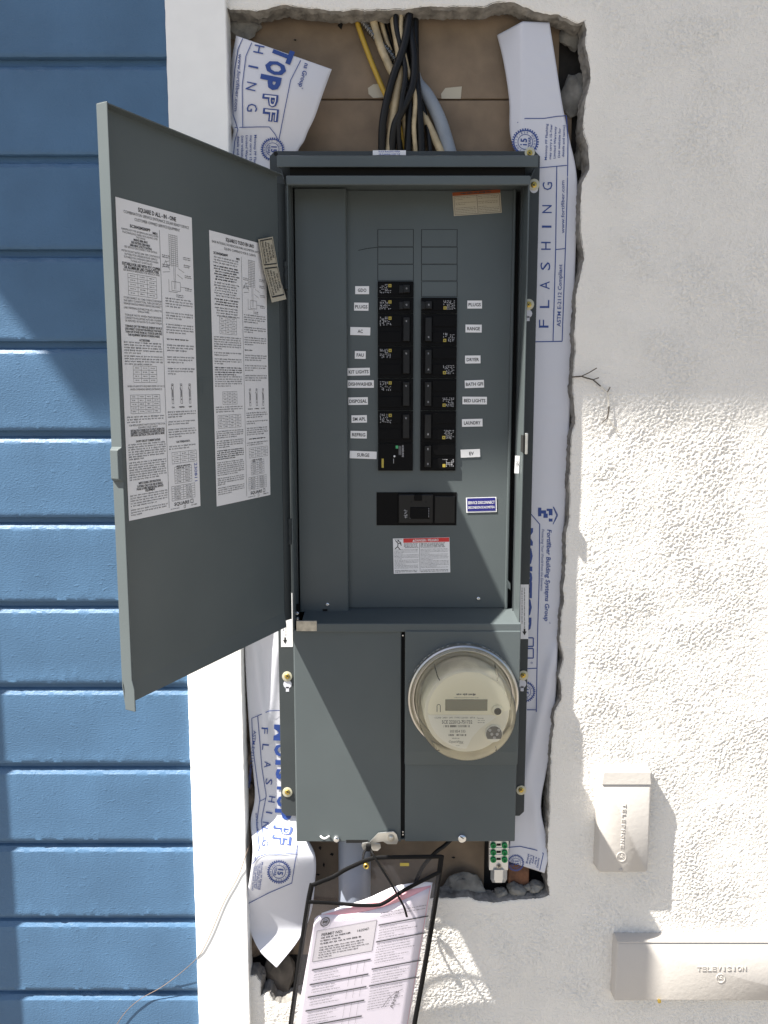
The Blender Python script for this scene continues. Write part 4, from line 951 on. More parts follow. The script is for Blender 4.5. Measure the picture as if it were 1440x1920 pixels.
def sheet_print(f, W, H, es):
    g1, g2 = G(), G(); C = W * .53
    Y = lambda q: q * H
    if not es:
        ln('SQUARE D ALL - IN - ONE', W * .52, Y(.020), W * .50, 5.2, .03, g_=g1, f=f)
        ln('COMBINATION SERVICE ENTRANCE SOLAR READY DEVICE', W * .52, Y(.037), W * .86, 3.6, .0, g_=g1, f=f)
        ln('CUSTOMER OWNED SERVICE EQUIPMENT', W * .52, Y(.053), W * .60, 3.6, .0, g_=g1, f=f)
        left = [('SC3042M200PF', .076, .26, 3.6, .03), ('RAINPROOF TYPE 3R SEMI-FLUSH ENCLOSURE', .090, .47, 2.4, 0), ('PLACE BUILDING PAPER OR FLASHING OVER', .099, .45, 2.4, 0), ('THE FLANGE', .107, .12, 2.4, 0),
            ('MAINS 200A MAX', .116, .18, 2.8, .03), ('BUS RATING 200A MAX', .125, .24, 2.8, .03), ('200A MAX UTILITY RATING', .134, .28, 2.8, .03), ('SEE SERVICE DISCONNECT FOR RATING', .142, .42, 2.4, 0), ('METER SOCKET RATED 200A 100% CONTINUOUS', .155, .49, 2.4, 0),
            ('SUITABLE FOR UNDERGROUND SERVICE', .164, .42, 2.4, 0), ('SUITABLE FOR OVERHEAD SERVICE WHEN', .173, .44, 2.4, 0), ('TUNNEL KIT IS INSTALLED', .182, .28, 2.4, 0), ('SUITABLE FOR USE WITH 75\u00b0C COPPER', .1935, .49, 3.6, .03), ('OR ALUMINUM LINE CONDUCTORS', .204, .45, 3.6, .03),
            ('SEE BRANCH BREAKERS FOR BRANCH WIRE', .213, .47, 2.4, 0),
            ('TO DISCONNECT ALL LOAD CONDUCTORS FROM', .297, .49, 2.5, 0), ('THE SUPPLY CONDUCTORS, TURN OFF CIRCUIT', .306, .49, 2.5, 0), ('BREAKER HANDLE MARKED SERVICE DISCONNECT', .315, .49, 2.5, 0), ('LINE TERMINALS SUITABLE FOR NO. 4 AWG TO', .328, .49, 2.5, 0), ('250kcmil WIRE', .336, .15, 2.5, 0),
            ('TORQUE NOTE: WHEN MAIN BREAKER', .350, .48, 2.5, 0), ('CONNECTOR MOUNTING NUTS ARE LOOSENED', .359, .48, 2.5, 0), ('OR REMOVED, RETIGHTEN TO 75 LB-IN TORQUE', .368, .48, 2.5, 0),
            ('TURNING OFF THE PARALLEL ENERGY SOURCE', .384, .48, 2.7, .025), ('DISCONNECT DOES NOT DE-ENERGIZE THIS PANEL.', .393, .48, 2.7, .025), ('TURN OFF POWER FROM ALL SOURCES SUPPLYING', .402, .48, 2.7, .025), ('THIS EQUIPMENT BEFORE WORKING INSIDE.', .411, .42, 2.7, .025),
            ('ACCESSORIES', .426, .14, 2.6, .03), ('WHEN 5TH JAW KIT IS REQUIRED ORDER CAT. NO. 5J', .572, .49, 2.4, 0), ('WHEN OVERHEAD SERVICE ENTRANCE IS', .582, .42, 2.4, 0), ('FOR REPLACEMENT PARTS CONTACT THE LOCAL', .696, .48, 2.4, 0), ('SQUARE D SALES OFFICE', .704, .26, 2.4, 0),
            ('SUITABLE FOR CONNECTION TO UTILITY INTERACTIVE', .713, .45, 2.6, .03), ('EQUIPMENT IN ACCORDANCE WITH ARTICLE 705 OF THE', .7205, .45, 2.6, .03), ('NATIONAL ELECTRICAL CODE, AND NFPA 70. ORDER', .728, .45, 2.6, .03), ('SHORT CIRCUIT CURRENT RATING', .748, .32, 2.6, .03),
            ('MEETS EUSERC SPECIFICATIONS.', .884, .30, 2.8, .03), ('SUITABLE ONLY FOR USE AS SINGLE', .894, .34, 2.8, .03), ('PHASE 3-WIRE RESIDENTIAL SERVICE', .903, .36, 2.8, .03), ('EQUIPMENT', .911, .13, 2.8, .03)]
        for t, q, w_, h_, b_ in left: ln(t, W * (.04 + .475 / 2 + .01), Y(q), W * w_ * .98, h_, b_, g_=g1 if b_ else g2, f=f)
        ln('M01', W * .475, Y(.082), W * .06, 3, .03, g_=g1, f=f)
        para(Y(.435), 5, W * .03, W * .52, f, g2, Y(.0083), 2.2); para(Y(.478), 4, W * .03, W * .52, f, g2, Y(.0083), 2.2)
        table(W * .11, Y(.222), W * .47, Y(.288), 5, 3, f, g2); table(W * .13, Y(.508), W * .43, Y(.56), 4, 3, f, g2); table(W * .08, Y(.600), W * .46, Y(.659), 5, 4, f, g2)
        para(Y(.67), 3, W * .03, W * .52, f, g2, Y(.0083), 2.2); para(Y(.758), 7, W * .03, W * .52, f, g2, Y(.0078), 2.2); para(Y(.816), 8, W * .03, W * .52, f, g2, Y(.0078), 2.2)
        para(Y(.922), 5, W * .03, W * .52, f, g2, Y(.0083), 2.2); para(Y(.968), 3, W * .03, W * .52, f, g2, Y(.0083), 2.2)
    else:
        ln('SQUARE D TODO EN UNO', W * .52, Y(.018), W * .50, 5.0, .03, g_=g1, f=f)
        ln('BASE INTEGRAL DE MEDICION PARA ACOMETIDA LISTO PARA', W * .50, Y(.036), W * .92, 3.3, 0, g_=g1, f=f); ln('EQUIPO COMPRADO POR EL CLIENTE', W * .52, Y(.052), W * .56, 3.3, 0, g_=g1, f=f)
        ln('SC3042M200PF', W * .18, Y(.075), W * .24, 3.4, .03, g_=g1, f=f); ln('M01', W * .475, Y(.079), W * .06, 3, .03, g_=g1, f=f)
        q = .09
        for n, b_ in ((3, 0), (6, 1), (6, 0), (3, 1), (4, 0)):
            for k in range(n): bars(g1 if b_ else g2, W * (.05 + .05 * RND.random()), W * (.44 + .06 * RND.random()), Y(q), 2.4, f, fill=.75 if b_ else .5); q += .0093
            q += .003
        table(W * .13, Y(.300), W * .42, Y(.362), 5, 3, f, g2); q = .375
        for n, b_ in ((6, 0), (2, 0), (3, 0), (4, 1)): para(Y(q), n, W * .03, W * .5, f, g1 if b_ else g2, Y(.0085), 2.2, b_); q += n * .0085 + .006
        para(Y(.52), 5, W * .03, W * .5, f, g2, Y(.0085), 2.2); table(W * .15, Y(.575), W * .4, Y(.622), 4, 3, f, g2); para(Y(.632), 3, W * .03, W * .5, f, g2, Y(.0085), 2.2); table(W * .06, Y(.662), W * .46, Y(.71), 4, 4, f, g2)
        q = .722
        for n, b_ in ((4, 0), (4, 0), (5, 1), (7, 0), (4, 0), (4, 0), (2, 1), (4, 0)):
            if q < .97: para(Y(q), n, W * .03, W * .5, f, g1 if b_ else g2, Y(.0078), 2.1, b_); q += n * .0078 + .005
    g1.line([(C + W * .005, Y(.068)), (C + W * .005, Y(.985))], .5, f)
    # wiring diagram
    for k in range(16):
        y = Y(.075 + k * .0065); 
        for x in (.66, .72): g2.line([(W * x, y), (W * (x + .055), y)], .35, f)
    for x in (.66, .69, .715, .745, .775): g2.line([(W * x, Y(.072)), (W * x, Y(.178))], .35, f)
    for a in (((.715, .178), (.715, .25)), ((.735, .178), (.735, .25)), ((.66, .16), (.6, .165), (.56, .185)), ((.66, .19), (.60, .16)), ((.66, .195), (.56, .2)), ((.78, .18), (.86, .19)), ((.68, .225), (.8, .225), (.8, .255), (.68, .255), (.68, .225)), ((.8, .24), (.93, .24)), ((.76, .2), (.84, .212)), ((.64, .22), (.64, .26), (.76, .26))):
        g2.line([(W * x, Y(y)) for x, y in a], .4, f)
    for (x, y) in ((.56, .145), (.56, .175), (.86, .14), (.86, .165), (.87, .2), (.87, .243), (.74, .268)):
        for k in range(2): bars(g2, W * x, W * (x + .1), Y(y + k * .006), 1.4, f, fill=.7)
    q = .283
    for n, b_, gap in ((4, 0, .012), (3, 0, .012), (4, 0, .013), (1, 1, .011), (3, 0, .013), (3, 0, .012), (3, 0, 0)):
        para(Y(q), n, W * (.585 if not es else .56), W * .975, f, g1 if b_ else g2, Y(.0088), 2.3, b_); q += n * .0088 + gap
    for k in range(3):
        x = W * (.64 + .125 * k); g2.line([(x - 1.6, Y(.565)), (x + 1.6, Y(.565)), (x + 1.6, Y(.632)), (x - 1.6, Y(.632)), (x - 1.6, Y(.565))], .45, f)
        g2.line([(x - 2.5, Y(.578)), (x, Y(.588)), (x, Y(.61))], 1.0, f); g1.rect(x - .7, Y(.568), x + .7, Y(.572), f); g1.rect(x - .7, Y(.616), x + .7, Y(.62), f)
        if not es: ln(('ON', 'TRIPPED', 'OFF')[k], x, Y(.644), (5, 11, 6)[k], 2, .03, g_=g1, f=f)
        else: bars(g1, x - 6, x + 6, Y(.644), 2, f, fill=.75)
    q = .66
    for n, b_, gap in ((3, 0, .008), (2, 0, .01), (4, 0, .012)): para(Y(q), n, W * .565, W * .975, f, g2, Y(.0083), 2.2, b_); q += n * .0083 + gap
    if not es: ln('LUG TORQUE DATA', W * .77, Y(.762), W * .2, 2.6, .03, g_=g1, f=f)
    else: bars(g1, W * .6, W * .92, Y(.762), 2.3, f, fill=.8)
    para(Y(.777), 2, W * .565, W * .975, f, g2, Y(.0083), 2.2)
    table(W * .6, Y(.797), W * .96, Y(.836), 3, 3, f, g2); table(W * .63, Y(.848), W * .88, Y(.905), 6, 2, f, g2); table(W * .58, Y(.913), W * .92, Y(.963), 6, 2, f, g2)
    para(Y(.846), 2, W * .66, W * .86, f, g1, Y(.007), 2, True)
    ln('SQUARE', W * .72, Y(.9755), W * .22, 4.6, .02, g_=g1, f=f); x = W * .87; y = Y(.9755)
    g1.line([(x - 2.4, y - 2.4), (x + 2.4, y - 2.4), (x + 2.4, y + 2.4), (x - 2.4, y + 2.4), (x - 2.4, y - 2.4)], .8, f)
    bars(g2, W * .56, W * .7, Y(.991), 1.5, f); bars(g2, W * .86, W * .96, Y(.99), 1.8, f); x = W * .76; y = Y(.99); g1.line([(x - 1.5, y - 1.8), (x + 1.5, y - 1.8), (x + 1.5, y + 1.8), (x - 1.5, y + 1.8), (x - 1.5, y - 1.8)], .5, f)
    g1.build('print', M['ink'], door, recalc=False); g2.build('fine_print', M['ink_soft'], door, recalc=False)
sheet_print(f1, W1, H1, False); sheet_print(f2, W2, H2, True)
gq = G(); txt(gq, '230811', W1 * .945, H1 * .875, 5.6, f1, 90, w=H1 * .066, bold=.005); gq.build('stamp', M['ink_blue'], door, recalc=False)
# curled pair of small labels hanging at the hinge
cpx = [(484, 449, 509, 444), (487, 475, 512, 472), (491, 503, 516, 500), (497, 533, 519, 529), (501, 568, 523, 562)]
gq = G(); V = []
for k, (a, b, c_, d_) in enumerate(cpx):
    aa = dpix(a, b, .004); bb = dpix(c_, d_, .004); lift = (.006, .008, .009, .012, .018)[k]
    V += [D(aa[0], aa[1], lift * .7), D(bb[0], bb[1], lift)]
VV = [Vector(p) for p in V]
gq.add(V, [(2 * k, 2 * k + 1, 2 * k + 3, 2 * k + 2) for k in range(4)]); gq.build('curled_label', M['cream_label'], door, solid=.0003, recalc=False)
def fcl(x, y):   # x 0..1 across, y 0..1 down
    t = min(3.999, y * 4); k = int(t); t -= k; l = VV[2 * k].lerp(VV[2 * k + 2], t); r = VV[2 * k + 1].lerp(VV[2 * k + 3], t); return l.lerp(r, x) + NRM * .0008
gq = G()
for y0 in (.03, .51):
    gq.line([(.08, y0), (.92, y0), (.92, y0 + .42), (.08, y0 + .42), (.08, y0)], .02, fcl)
    for k, t in enumerate(('FOR FUTURE', 'SOLAR ELECTRIC', 'PARA USO FUTURO', 'DE ELECTRICIDAD SOLAR')):
        V_, F_, x0_, x1_ = text_mesh(t, .02); hh = (.22, .30, .34, .38)[k]
        gq.add([fcl(.80 - k * .19 + (y - .36) * .16, y0 + .21 - hh / 2 + (x - x0_) / (x1_ - x0_) * hh) for x, y in V_], F_)
gq.build('label_print', M['ink'], door, recalc=False)

# ------------------------------------------------------------------ electricity meter
mc = P(868, 1308, -.060); mc = Vector((0.1302, -0.0537, mc.z)); AX = Vector((0, -1, 0))
meter = thing('electric_meter', 'round glass-domed electricity meter on the panel lower right', 'meter', mc)
def lat(name, prof_, m, parent=None, n=64, cap=False, smooth=40):
    gq = G(); gq.lathe(mc, prof_, n, cap=cap); return gq.build(name, M[m], parent or meter, smooth=smooth)
rg = lat('sealing_ring', [(.0845, -.004), (.0905, -.004), (.0915, .001), (.0915, .010), (.0905, .013), (.0880, .0145), (.0860, .0135), (.0850, .0110), (.0835, .0105), (.0825, .0125), (.0810, .0125), (.0805, .0)], 'ring')
gq = G()
for k in range(26):
    a = math.radians(200 + k * 5.6) if False else math.radians(20 + k * 5.4)
    c0 = mc + Vector((math.cos(a) * .0917, -.006, math.sin(a) * .0917)); t_ = Vector((-math.sin(a), 0, math.cos(a))) * (.0016 if k % 3 else .003)
    if RND.random() < .75: gq.quad([c0 - t_ + Vector((0, -.002, 0)), c0 + t_ + Vector((0, -.002, 0)), c0 + t_ + Vector((0, .002, 0)), c0 - t_ + Vector((0, .002, 0))])
gq.build('ring_stamping', M['white_print'], rg, recalc=False)
lat('base_disc', [(.0800, .002), (.0001, .002)], 'meter_low', n=40)
lat('glass_dome', [(.0800, .008), (.0792, .018), (.0775, .050), (.0765, .070), (.0762, .0755), (.0750, .0795), (.0725, .0815), (.0700, .0815), (.0685, .0800), (.0670, .0800), (.0001, .0806)], 'glass', smooth=25)
lat('meter_body', [(.0700, .004), (.0690, .040), (.0665, .0660), (.0650, .0675)], 'meter_body', cap=False)
YM = mc.y - .0675
lat('face_plate', [(.0655, .0655), (.0655, .0675), (.0001, .0677)], 'meter_low', smooth=25)
fm = flat(YM - .0006); fm2 = flat(YM - .0010); CU, CV, CRD = 879.5, 1338, 80
def arc(cu, cv, r, a0, a1, n=30): return [(cu + r * math.cos(math.radians(lerp(a0, a1, k / n))), cv + r * math.sin(math.radians(lerp(a0, a1, k / n)))) for k in range(n + 1)]
gq = G(); pts = arc(CU, CV, CRD - 2, 180 + 2, 360 - 6, 40) + [(934, 1338), (925, 1340), (806, 1339.5)]
gq.add([fm(*p) for p in pts], [tuple(range(len(pts)))]); up = gq.build('upper_face', M['meter_face'], meter, recalc=False)
gq = G(); pts = [(807, 1341), (935, 1341), (920, 1352), (900, 1366), (885, 1383), (877, 1399), (874, 1404)] + arc(876, 1330, 74, 100, 172, 16)
gq.add([fm(*p) for p in pts], [tuple(range(len(pts)))]); np_ = gq.build('nameplate', M['meter_plate'], meter, recalc=False)
gq = G(); gq.prect(835, 1312, 914, 1333, YM - .0020, .0016); lc = gq.build('display', M['lcd'], meter, bevel=.0004)
gq = G()
bars(gq, 856, 892, 1302.3, 4.2, fm2, fill=.8); bars(gq, 852, 898, 1308, 1.3, fm2)
gq.line(arc(822.5, 1324, 3.2, 180, 360, 10), 1, fm2); gq.line([(819.4, 1324), (819.4, 1335)], 1.2, fm2); gq.line([(825.6, 1324), (825.6, 1335)], 1.2, fm2)
gq.build('face_print', M['ink_soft'], up, recalc=False)
gq = G(); txt(gq, 'SCE 222012-751732', 857, 1353.5, 6.6, fm2, 0, w=57, bold=.01)
for k in range(34):
    if RND.random() < .7: gq.rect(832 + k * 1.48, 1359.6, 832 + k * 1.48 + RND.choice((.6, 1.1)), 1363.6, fm2)
for k in range(23):
    if RND.random() < .7: gq.rect(841 + k * 1.45, 1376.5, 841 + k * 1.45 + RND.choice((.6, 1.1)), 1380, fm2)
txt(gq, '303 854 333', 858, 1371, 5.2, fm2, 0, w=29); txt(gq, 'OpenWay', 855, 1390.5, 4.6, fm2, 0, w=27)
gq.build('lettering', M['ink_soft'], np_, recalc=False)
gq = G(); txt(gq, 'CL200  240V  3W  TYPE C2SOD  30TA  1', 855, 1345.6, 3, fm2, 0, w=80)
for k in range(3): bars(gq, 896, 909, 1347 + k * 4, 2, fm2)
bars(gq, 848, 862, 1384.5, 2, fm2); bars(gq, 861, 870, 1394, 1.5, fm2); bars(gq, 855, 862, 1398, 1.4, fm2); gq.build('small_print', M['ink_soft'], np_, recalc=False)
def mdisc(name, u, v, r_px, h, m, parent=None, inner=None):
    r = r_px * (YM - CAMY) / FPX; gq = G(); gq.lathe(P(u, v, YM), [(r, -.0005), (r, h), (r * .9, h + .0006), (.0001, h + .0006)], 28, cap=False); return gq.build(name, M[m], parent or meter, smooth=40)
b_ = mdisc('button_boss', 932, 1331, 11, .0035, 'meter_face'); mdisc('button', 932.5, 1332, 7, .0048, 'black', b_)
b_ = mdisc('port_boss', 925.5, 1374, 17, .004, 'meter_plate')
gq = G(); pts = arc(926.5, 1377, 15, 145, 395, 30); fp = flat(YM - .0052)
gq.plate([fp(*p) for p in pts], (0, .002, 0)); gq.build('optical_port', mat('port_grey', (.07, .07, .075), .5), b_)
for (u, v) in ((918.5, 1369), (935, 1369), (922, 1376.5), (932, 1376.5), (927, 1383)):
    gq = G(); r = 3 * 1.15 / FPX; gq.lathe(P(u, v, YM - .0053), [(r, 0), (r, .0008), (.0001, .001)], 14, cap=False); gq.build('port_window', M['grey_print'], b_)
# moulded ribs of the dome
for a in (128, 52, 232, 308):
    gq = G(); d = Vector((math.cos(math.radians(a)), 0, math.sin(math.radians(a))))
    gq.tube([mc + d * .0798 + AX * .020, mc + d * .0780 + AX * .055, mc + d * .0768 + AX * .074, mc + d * .072 + AX * .0825], .0009, 6); gq.build('dome_rib', M['glass'], meter, smooth=60)

# ------------------------------------------------------------------ bonding terminal under the panel
YG = -.012
bond = thing('bonding_terminal', 'aluminium bonding terminal block with six green screws under the panel', 'terminal', P(935.5, 1655, YG))
gq = G(); gq.prect(917.5, 1566, 953.5, 1632, YG, .014); body = gq.build('body', M['alu'], bond, bevel=.0012)
for v in (1591, 1604): gq = G(); gq.prect(917, v - 1.2, 954, v + 1.2, YG - .0012, .0012); gq.build('rib', M['alu'], bond)
for v in (1584, 1597.5, 1610.7):
    for u in (924.6, 945.8):
        r = 6 * 1.27 / FPX; gq = G(); gq.lathe(P(u, v, YG), [(r, 0), (r, .0035), (r * .85, .0045), (r * .5, .0045), (r * .45, .0025), (.0001, .0025)], 18, cap=False); s_ = gq.build('green_screw', M['green'], bond, smooth=40)
        slot(s_, u, v, YG - .0030, 3, 'ink', True, 20 + u)
    gq = G(); gq.prect(931, v - 2, 939, v + 2, YG - .0006, .0006); gq.build('wire_port', M['gap'], bond)
r = 5 * 1.27 / FPX; gq = G(); gq.lathe(P(935.5, 1624, YG), [(r, 0), (r, .002), (.0001, .003)], 18, cap=False); s_ = gq.build('screw', M['zinc_worn'], bond, smooth=40); slot(s_, 935.5, 1624, YG - .0033, 3, 'ink', True, 10)
gq = G(); top = [P(u, 1631, YG - y) for u, y in ((920, -.006), (927, .004), (943, .004), (951, -.006), (951, -.014), (920, -.014))]; lo = [p + Vector((0, 0, P(720, 1655, YG).z - P(720, 1631, YG).z)) for p in top]
mx_ = sum((p.x for p in top)) / 6; lo = [Vector((lerp(p.x, mx_, .25), p.y, p.z)) for p in lo]; md = [Vector((a.x, a.y, lerp(a.z, b.z, .72))) for a, b in zip(top, lo)]
gq.add(top + md + lo, [(i, (i + 1) % 6, 6 + (i + 1) % 6, 6 + i) for i in range(6)] + [(6 + i, 6 + (i + 1) % 6, 12 + (i + 1) % 6, 12 + i) for i in range(6)] + [tuple(range(6)), tuple(range(12, 18))]); gq.build('hex_lug', M['alu'], bond)

# ------------------------------------------------------------------ permit pouch, papers, cable tie
def hP(u, v): return -.072 + 0.00007 * (v - 1640) * .3 + .004 * math.sin((u - 560) / 45) * sstep(1920, 1640, v) - .010 * sstep(640, 580, u) * sstep(1750, 1650, v)
def fP(off): return lambda u, v: P(u, v, hP(u, v) + off)
pouch = thing('document_pouch', 'clear vinyl pouch with black binding hanging under the panel', 'pouch', P(690, 1620, -.07))
TOP = [(585, 1660), (600, 1654), (625, 1644), (645, 1632), (668, 1621), (690, 1612), (710, 1608), (760, 1607), (828, 1606)]
BL, BR = (531, 2010), (757, 2010)
eT = edge_fn(TOP)
def pane(off):
    f = fP(off)
    def fn(a, b):
        t = eT(a); bo = Vector((lerp(BL[0], BR[0], a), 2010, 0)); p = t.lerp(bo, b); return f(p.x, p.y)
    return fn
gq = G(); gq.grid(pane(.004), 24, 40); gq.build('back_pane', M['vinyl'], pouch, smooth=180, recalc=False)
eO = edge_fn([(579, 1691), (620, 1693), (670, 1697), (705, 1697), (722, 1692), (760, 1668), (826, 1634)])
fFr = fP(-.0012)
def frontp(a, b):
    t = eO(a); bo = Vector((lerp(BL[0], BR[0], a), 2010, 0)); p = t.lerp(bo, b); return fFr(p.x, p.y)
gq = G(); gq.grid(frontp, 24, 40); gq.build('front_pane', M['vinyl'], pouch, smooth=180, recalc=False)
def bind(pts, w_, name='binding', off=.0015):
    f = fP(off); d = cr([Vector((u, v, 0)) for u, v in pts], 5); gq = G(); gq.tube([f(p.x, p.y) for p in d], w_ * 1.2 / FPX, 8, flatten=.5); gq.build(name, M['binding'], pouch, smooth=60)
bind(TOP, 4.8); bind([(828, 1604), (815, 1700), (795, 1820), (777, 1920), (762, 2010)], 5.2); bind([(585, 1657), (578, 1692), (566, 1770), (548, 1900), (533, 2010)], 5.2)
bind([(579, 1691), (620, 1693), (670, 1697), (705, 1697), (722, 1692), (760, 1668), (826, 1634)], 4.2, 'pocket_binding', -.0015)
gq = G(); c_ = fP(-.001)(686.5, 1624); R1 = 6 * 1.2 / FPX
gq.lathe(c_, [(R1, -.004), (R1, .001), (R1 * .8, .002), (R1 * .5, .001), (R1 * .5, -.004), (R1, -.004)], 20, cap=False); gq.build('eyelet', M['brass'], pouch, smooth=50)
gq = G(); fy = fP(-.0005); gq.rect(750, 1618, 767, 1624, fy); gq.build('yellow_tag', M['yellow_print'], pouch, recalc=False)
# papers in the pouch
def paper(L4, off, m, name, label, group=None):
    f = fP(off); eT2 = edge_fn(L4[0]); bl, br = L4[1]
    def fn(a, b):
        t = eT2(a); bo = Vector((lerp(bl[0], br[0], a), lerp(bl[1], br[1], a), 0)); p = t.lerp(bo, b); q = f(p.x, p.y); return q
    gq = G(); gq.grid(fn, 16, 20); return tag(gq.build(name, M[m], None, smooth=180, solid=.0003, recalc=False), label, 'paper', group)
paper(([(603, 1712), (640, 1700), (690, 1684), (740, 1662), (790, 1654), (811, 1655)], ((548, 2000), (752, 2000))), .0032, 'white_paper', 'paper_sheet', 'plain white paper at the back of the clear pouch')
paper(([(604, 1715), (640, 1706), (690, 1692), (735, 1675), (780, 1666), (808, 1660)], ((549, 2000), (751, 2000))), .0023, 'pink', 'paper_sheet', 'pink paper edge showing between the sheets in the pouch')
paper(([(590, 1722), (602, 1715), (640, 1715), (690, 1708), (745, 1692), (806, 1664)], ((541, 2000), (750, 2000))), .0014, 'permit', 'permit_sheet', 'printed permit form at the front of the clear pouch')
ps = bpy.data.objects['permit_sheet']
_f = fP(.0014)
def fpp(u, v):   # the form's own axes: u, v in px of an untilted page, tilted 9 degrees about its top left corner
    a = math.radians(-10.5); x, y = u, v; px = 600 + x * math.cos(a) - y * math.sin(a) * 1.35 - y * .40; py = 1722 + x * math.sin(a) + y * math.cos(a)
    q = _f(px, py); q.y -= .0006; return q
gq = G(); gq.grid(lambda a, b: fpp(lerp(-2, 112, a), lerp(23, 82, b)), 12, 8); gq.build('permit_box', M['permit_box'], ps, recalc=False)
def fp3(u, v): q = fpp(u, v); q.y -= .0004; return q
gq = G(); txt(gq, 'PERMIT NO:', 8, 32, 5.2, fp3, 0, w=40, align='l', bold=.02); txt(gq, '162047', 77, 37, 4.8, fp3, 0, w=22, align='l', bold=.005)
for k in range(3): bars(gq, 8, (64, 46, 88)[k], 38.5 + k * 5.6, 3.2, fp3, fill=.75)
for k in range(5): bars(gq, 8, (96, 92, 104, 84, 34)[k], 57 + k * 4.8, 2.4, fp3, fill=.72)
txt(gq, 'ARMES', 171, 186, 6.5, lambda u, v: fp3(u, v), -75, w=32)
gq.line([(150, 196), (160, 180), (172, 172), (184, 168)], .8, fp3)
gq.build('print', M['ink'], ps, recalc=False)
gq = G()
for r in (8.6, 7.4, 4.6): gq.line(arc(11, 8, r, 0, 360, 24), 1.0, fp3)
gq.rect(6, 6, 16, 10, fp3)
for k in range(3): bars(gq, 44, 80, 5 + k * 3, 1.6, fp3)
for k in range(2): bars(gq, 118, 205, 12 + k * 6, 2.2, fp3)
gq.line([(-2, 23), (112, 23), (112, 82), (-2, 82), (-2, 23)], .5, fp3)
for (y0, n) in ((98, 4), (126, 3), (150, 3), (176, 5), (206, 3), (232, 5)):
    gq.line([(0, y0), (112, y0)], 2.7, fp3)
    for k in range(n): bars(gq, 6, 40 + RND.random() * 24, y0 + 6 + k * 5, 1.8, fp3)
    for k in range(1, 4): gq.line([(62 + k * 13, y0), (62 + k * 13, y0 + n * 5 + 2)], .35, fp3)
for (y0, n) in ((34, 5), (66, 8), (118, 5), (150, 9)):
    gq.line([(117, y0), (212, y0)], 2.5, fp3)
    for k in range(n): bars(gq, 120, 150 + RND.random() * 50, y0 + 6 + k * 5, 1.8, fp3)
gq.build('fine_print', M['ink_soft'], ps, recalc=False)
# cable tie
gq = G(); pts = [P(u, v, Y) for u, v, Y in ((686, 1624, -.070), (681, 1612, -.066), (683, 1598, -.058), (690, 1590, -.055), (695, 1592, -.060), (698, 1600, -.072), (715, 1628, -.080), (735, 1660, -.082), (751, 1688, -.083), (758, 1702, -.082), (763, 1719, -.080))]
gq.tube(cr(pts, 6), 2.6 * 1.2 / FPX, 8, flatten=.6); tie = tag(gq.build('cable_tie', M['binding'], None, smooth=60), 'black cable tie through the hasp with its tail across the pouch', 'cable tie')
gq = G(); gq.prect(686, 1586, 696, 1597, -.064, .006); gq.build('head', M['binding'], tie, bevel=.001)

# ------------------------------------------------------------------ telephone and television boxes on the wall
def wall_box(name, label, x0, x1, z0, z1, dep, draft, rnd, lidline=None):
    root = thing(name, label, 'utility box', ((x0 + x1) / 2, 0, z0)); gq = G()
    def rr(xa, xb, za, zb, r, y):
        o_ = []
        for cx_, cz_, a0 in ((xb - r, zb - r, 0), (xa + r, zb - r, 90), (xa + r, za + r, 180), (xb - r, za + r, 270)):
            for k in range(5): a = math.radians(a0 + k * 22.5); o_.append(Vector((cx_ + r * math.cos(a), y, cz_ + r * math.sin(a))))
        return o_
    A_ = rr(x0 - draft, x1 + draft, z0 - draft, z1 + draft, rnd, .004); B_ = rr(x0, x1, z0, z1, rnd, -dep + .002); C_ = rr(x0 + .002, x1 - .002, z0 + .002, z1 - .002, rnd, -dep); n = len(A_)
    gq.add(A_ + B_ + C_, [(i, (i + 1) % n, n + (i + 1) % n, n + i) for i in range(n)] + [(n + i, n + (i + 1) % n, 2 * n + (i + 1) % n, 2 * n + i) for i in range(n)] + [tuple(range(2 * n, 3 * n))])
    gq.build('cover', M['utility'], root, smooth=50); return root
def logo(gq, u, v, r, f):
    gq.line(arc(u, v, r, 0, 360, 24), r * .16, f); gq.line([(u - r * .5, v - r * .5), (u - r * .5, v + r * .2)], r * .18, f); gq.line([(u - r * .6, v), (u + r * .6, v + r * .1)], r * .18, f); gq.line([(u + r * .4, v - r * .1), (u + r * .4, v + r * .5)], r * .18, f); gq.line([(u - .1 * r, v - .4 * r), (u + .3 * r, v - .4 * r)], r * .18, f)
TD = .024
tb = wall_box('telephone_box', 'small upright cream utility box embossed TELEPHONE', P(1126, 1500, -TD).x, P(1221, 1500, -TD).x, P(720, 1636, -TD).z, P(720, 1447, -TD).z, TD, .002, .006)
gq = G(); zA, zB = P(720, 1448.5, -TD).z, P(720, 1470, -TD).z; xA, xB = P(1129, 1460, -TD).x, P(1220.5, 1460, -TD).x
gq.add([Vector(p) for p in ((xA + .003, -TD - .0002, zA), (xB - .002, -TD - .0002, zA), (xA, -TD - .0014, zB), (xB, -TD - .0014, zB), (xA, -TD + .001, zB), (xB, -TD + .001, zB))], [(0, 1, 3, 2), (2, 3, 5, 4), (0, 2, 4), (1, 5, 3)]); gq.build('hood', M['utility'], tb)
gq = G(); f = flat(-TD - .0001)
def emboss(gq, parent, name, depth, mm='utility'):
    o = gq.build(name, M[mm], parent, recalc=False); q = o.modifiers.new('relief', 'SOLIDIFY'); q.thickness = depth; q.offset = 0; return o
word = 'TELEPHONE'
for k, ch in enumerate(word): txt(gq, ch, 1170.5 - k * .5, 1510 + k * 9.6, 6.6, f, 90, w=6.2, bold=.012)
logo(gq, 1165, 1606.5, 8.5, f); emboss(gq, tb, 'embossed_lettering', .0018)
gq = G(); gq.lathe(P(1164, 1631, -TD), [(.0028, 0), (.0028, .0015), (.0001, .0022)], 14, cap=False); gq.build('screw', M['utility'], tb, smooth=40)
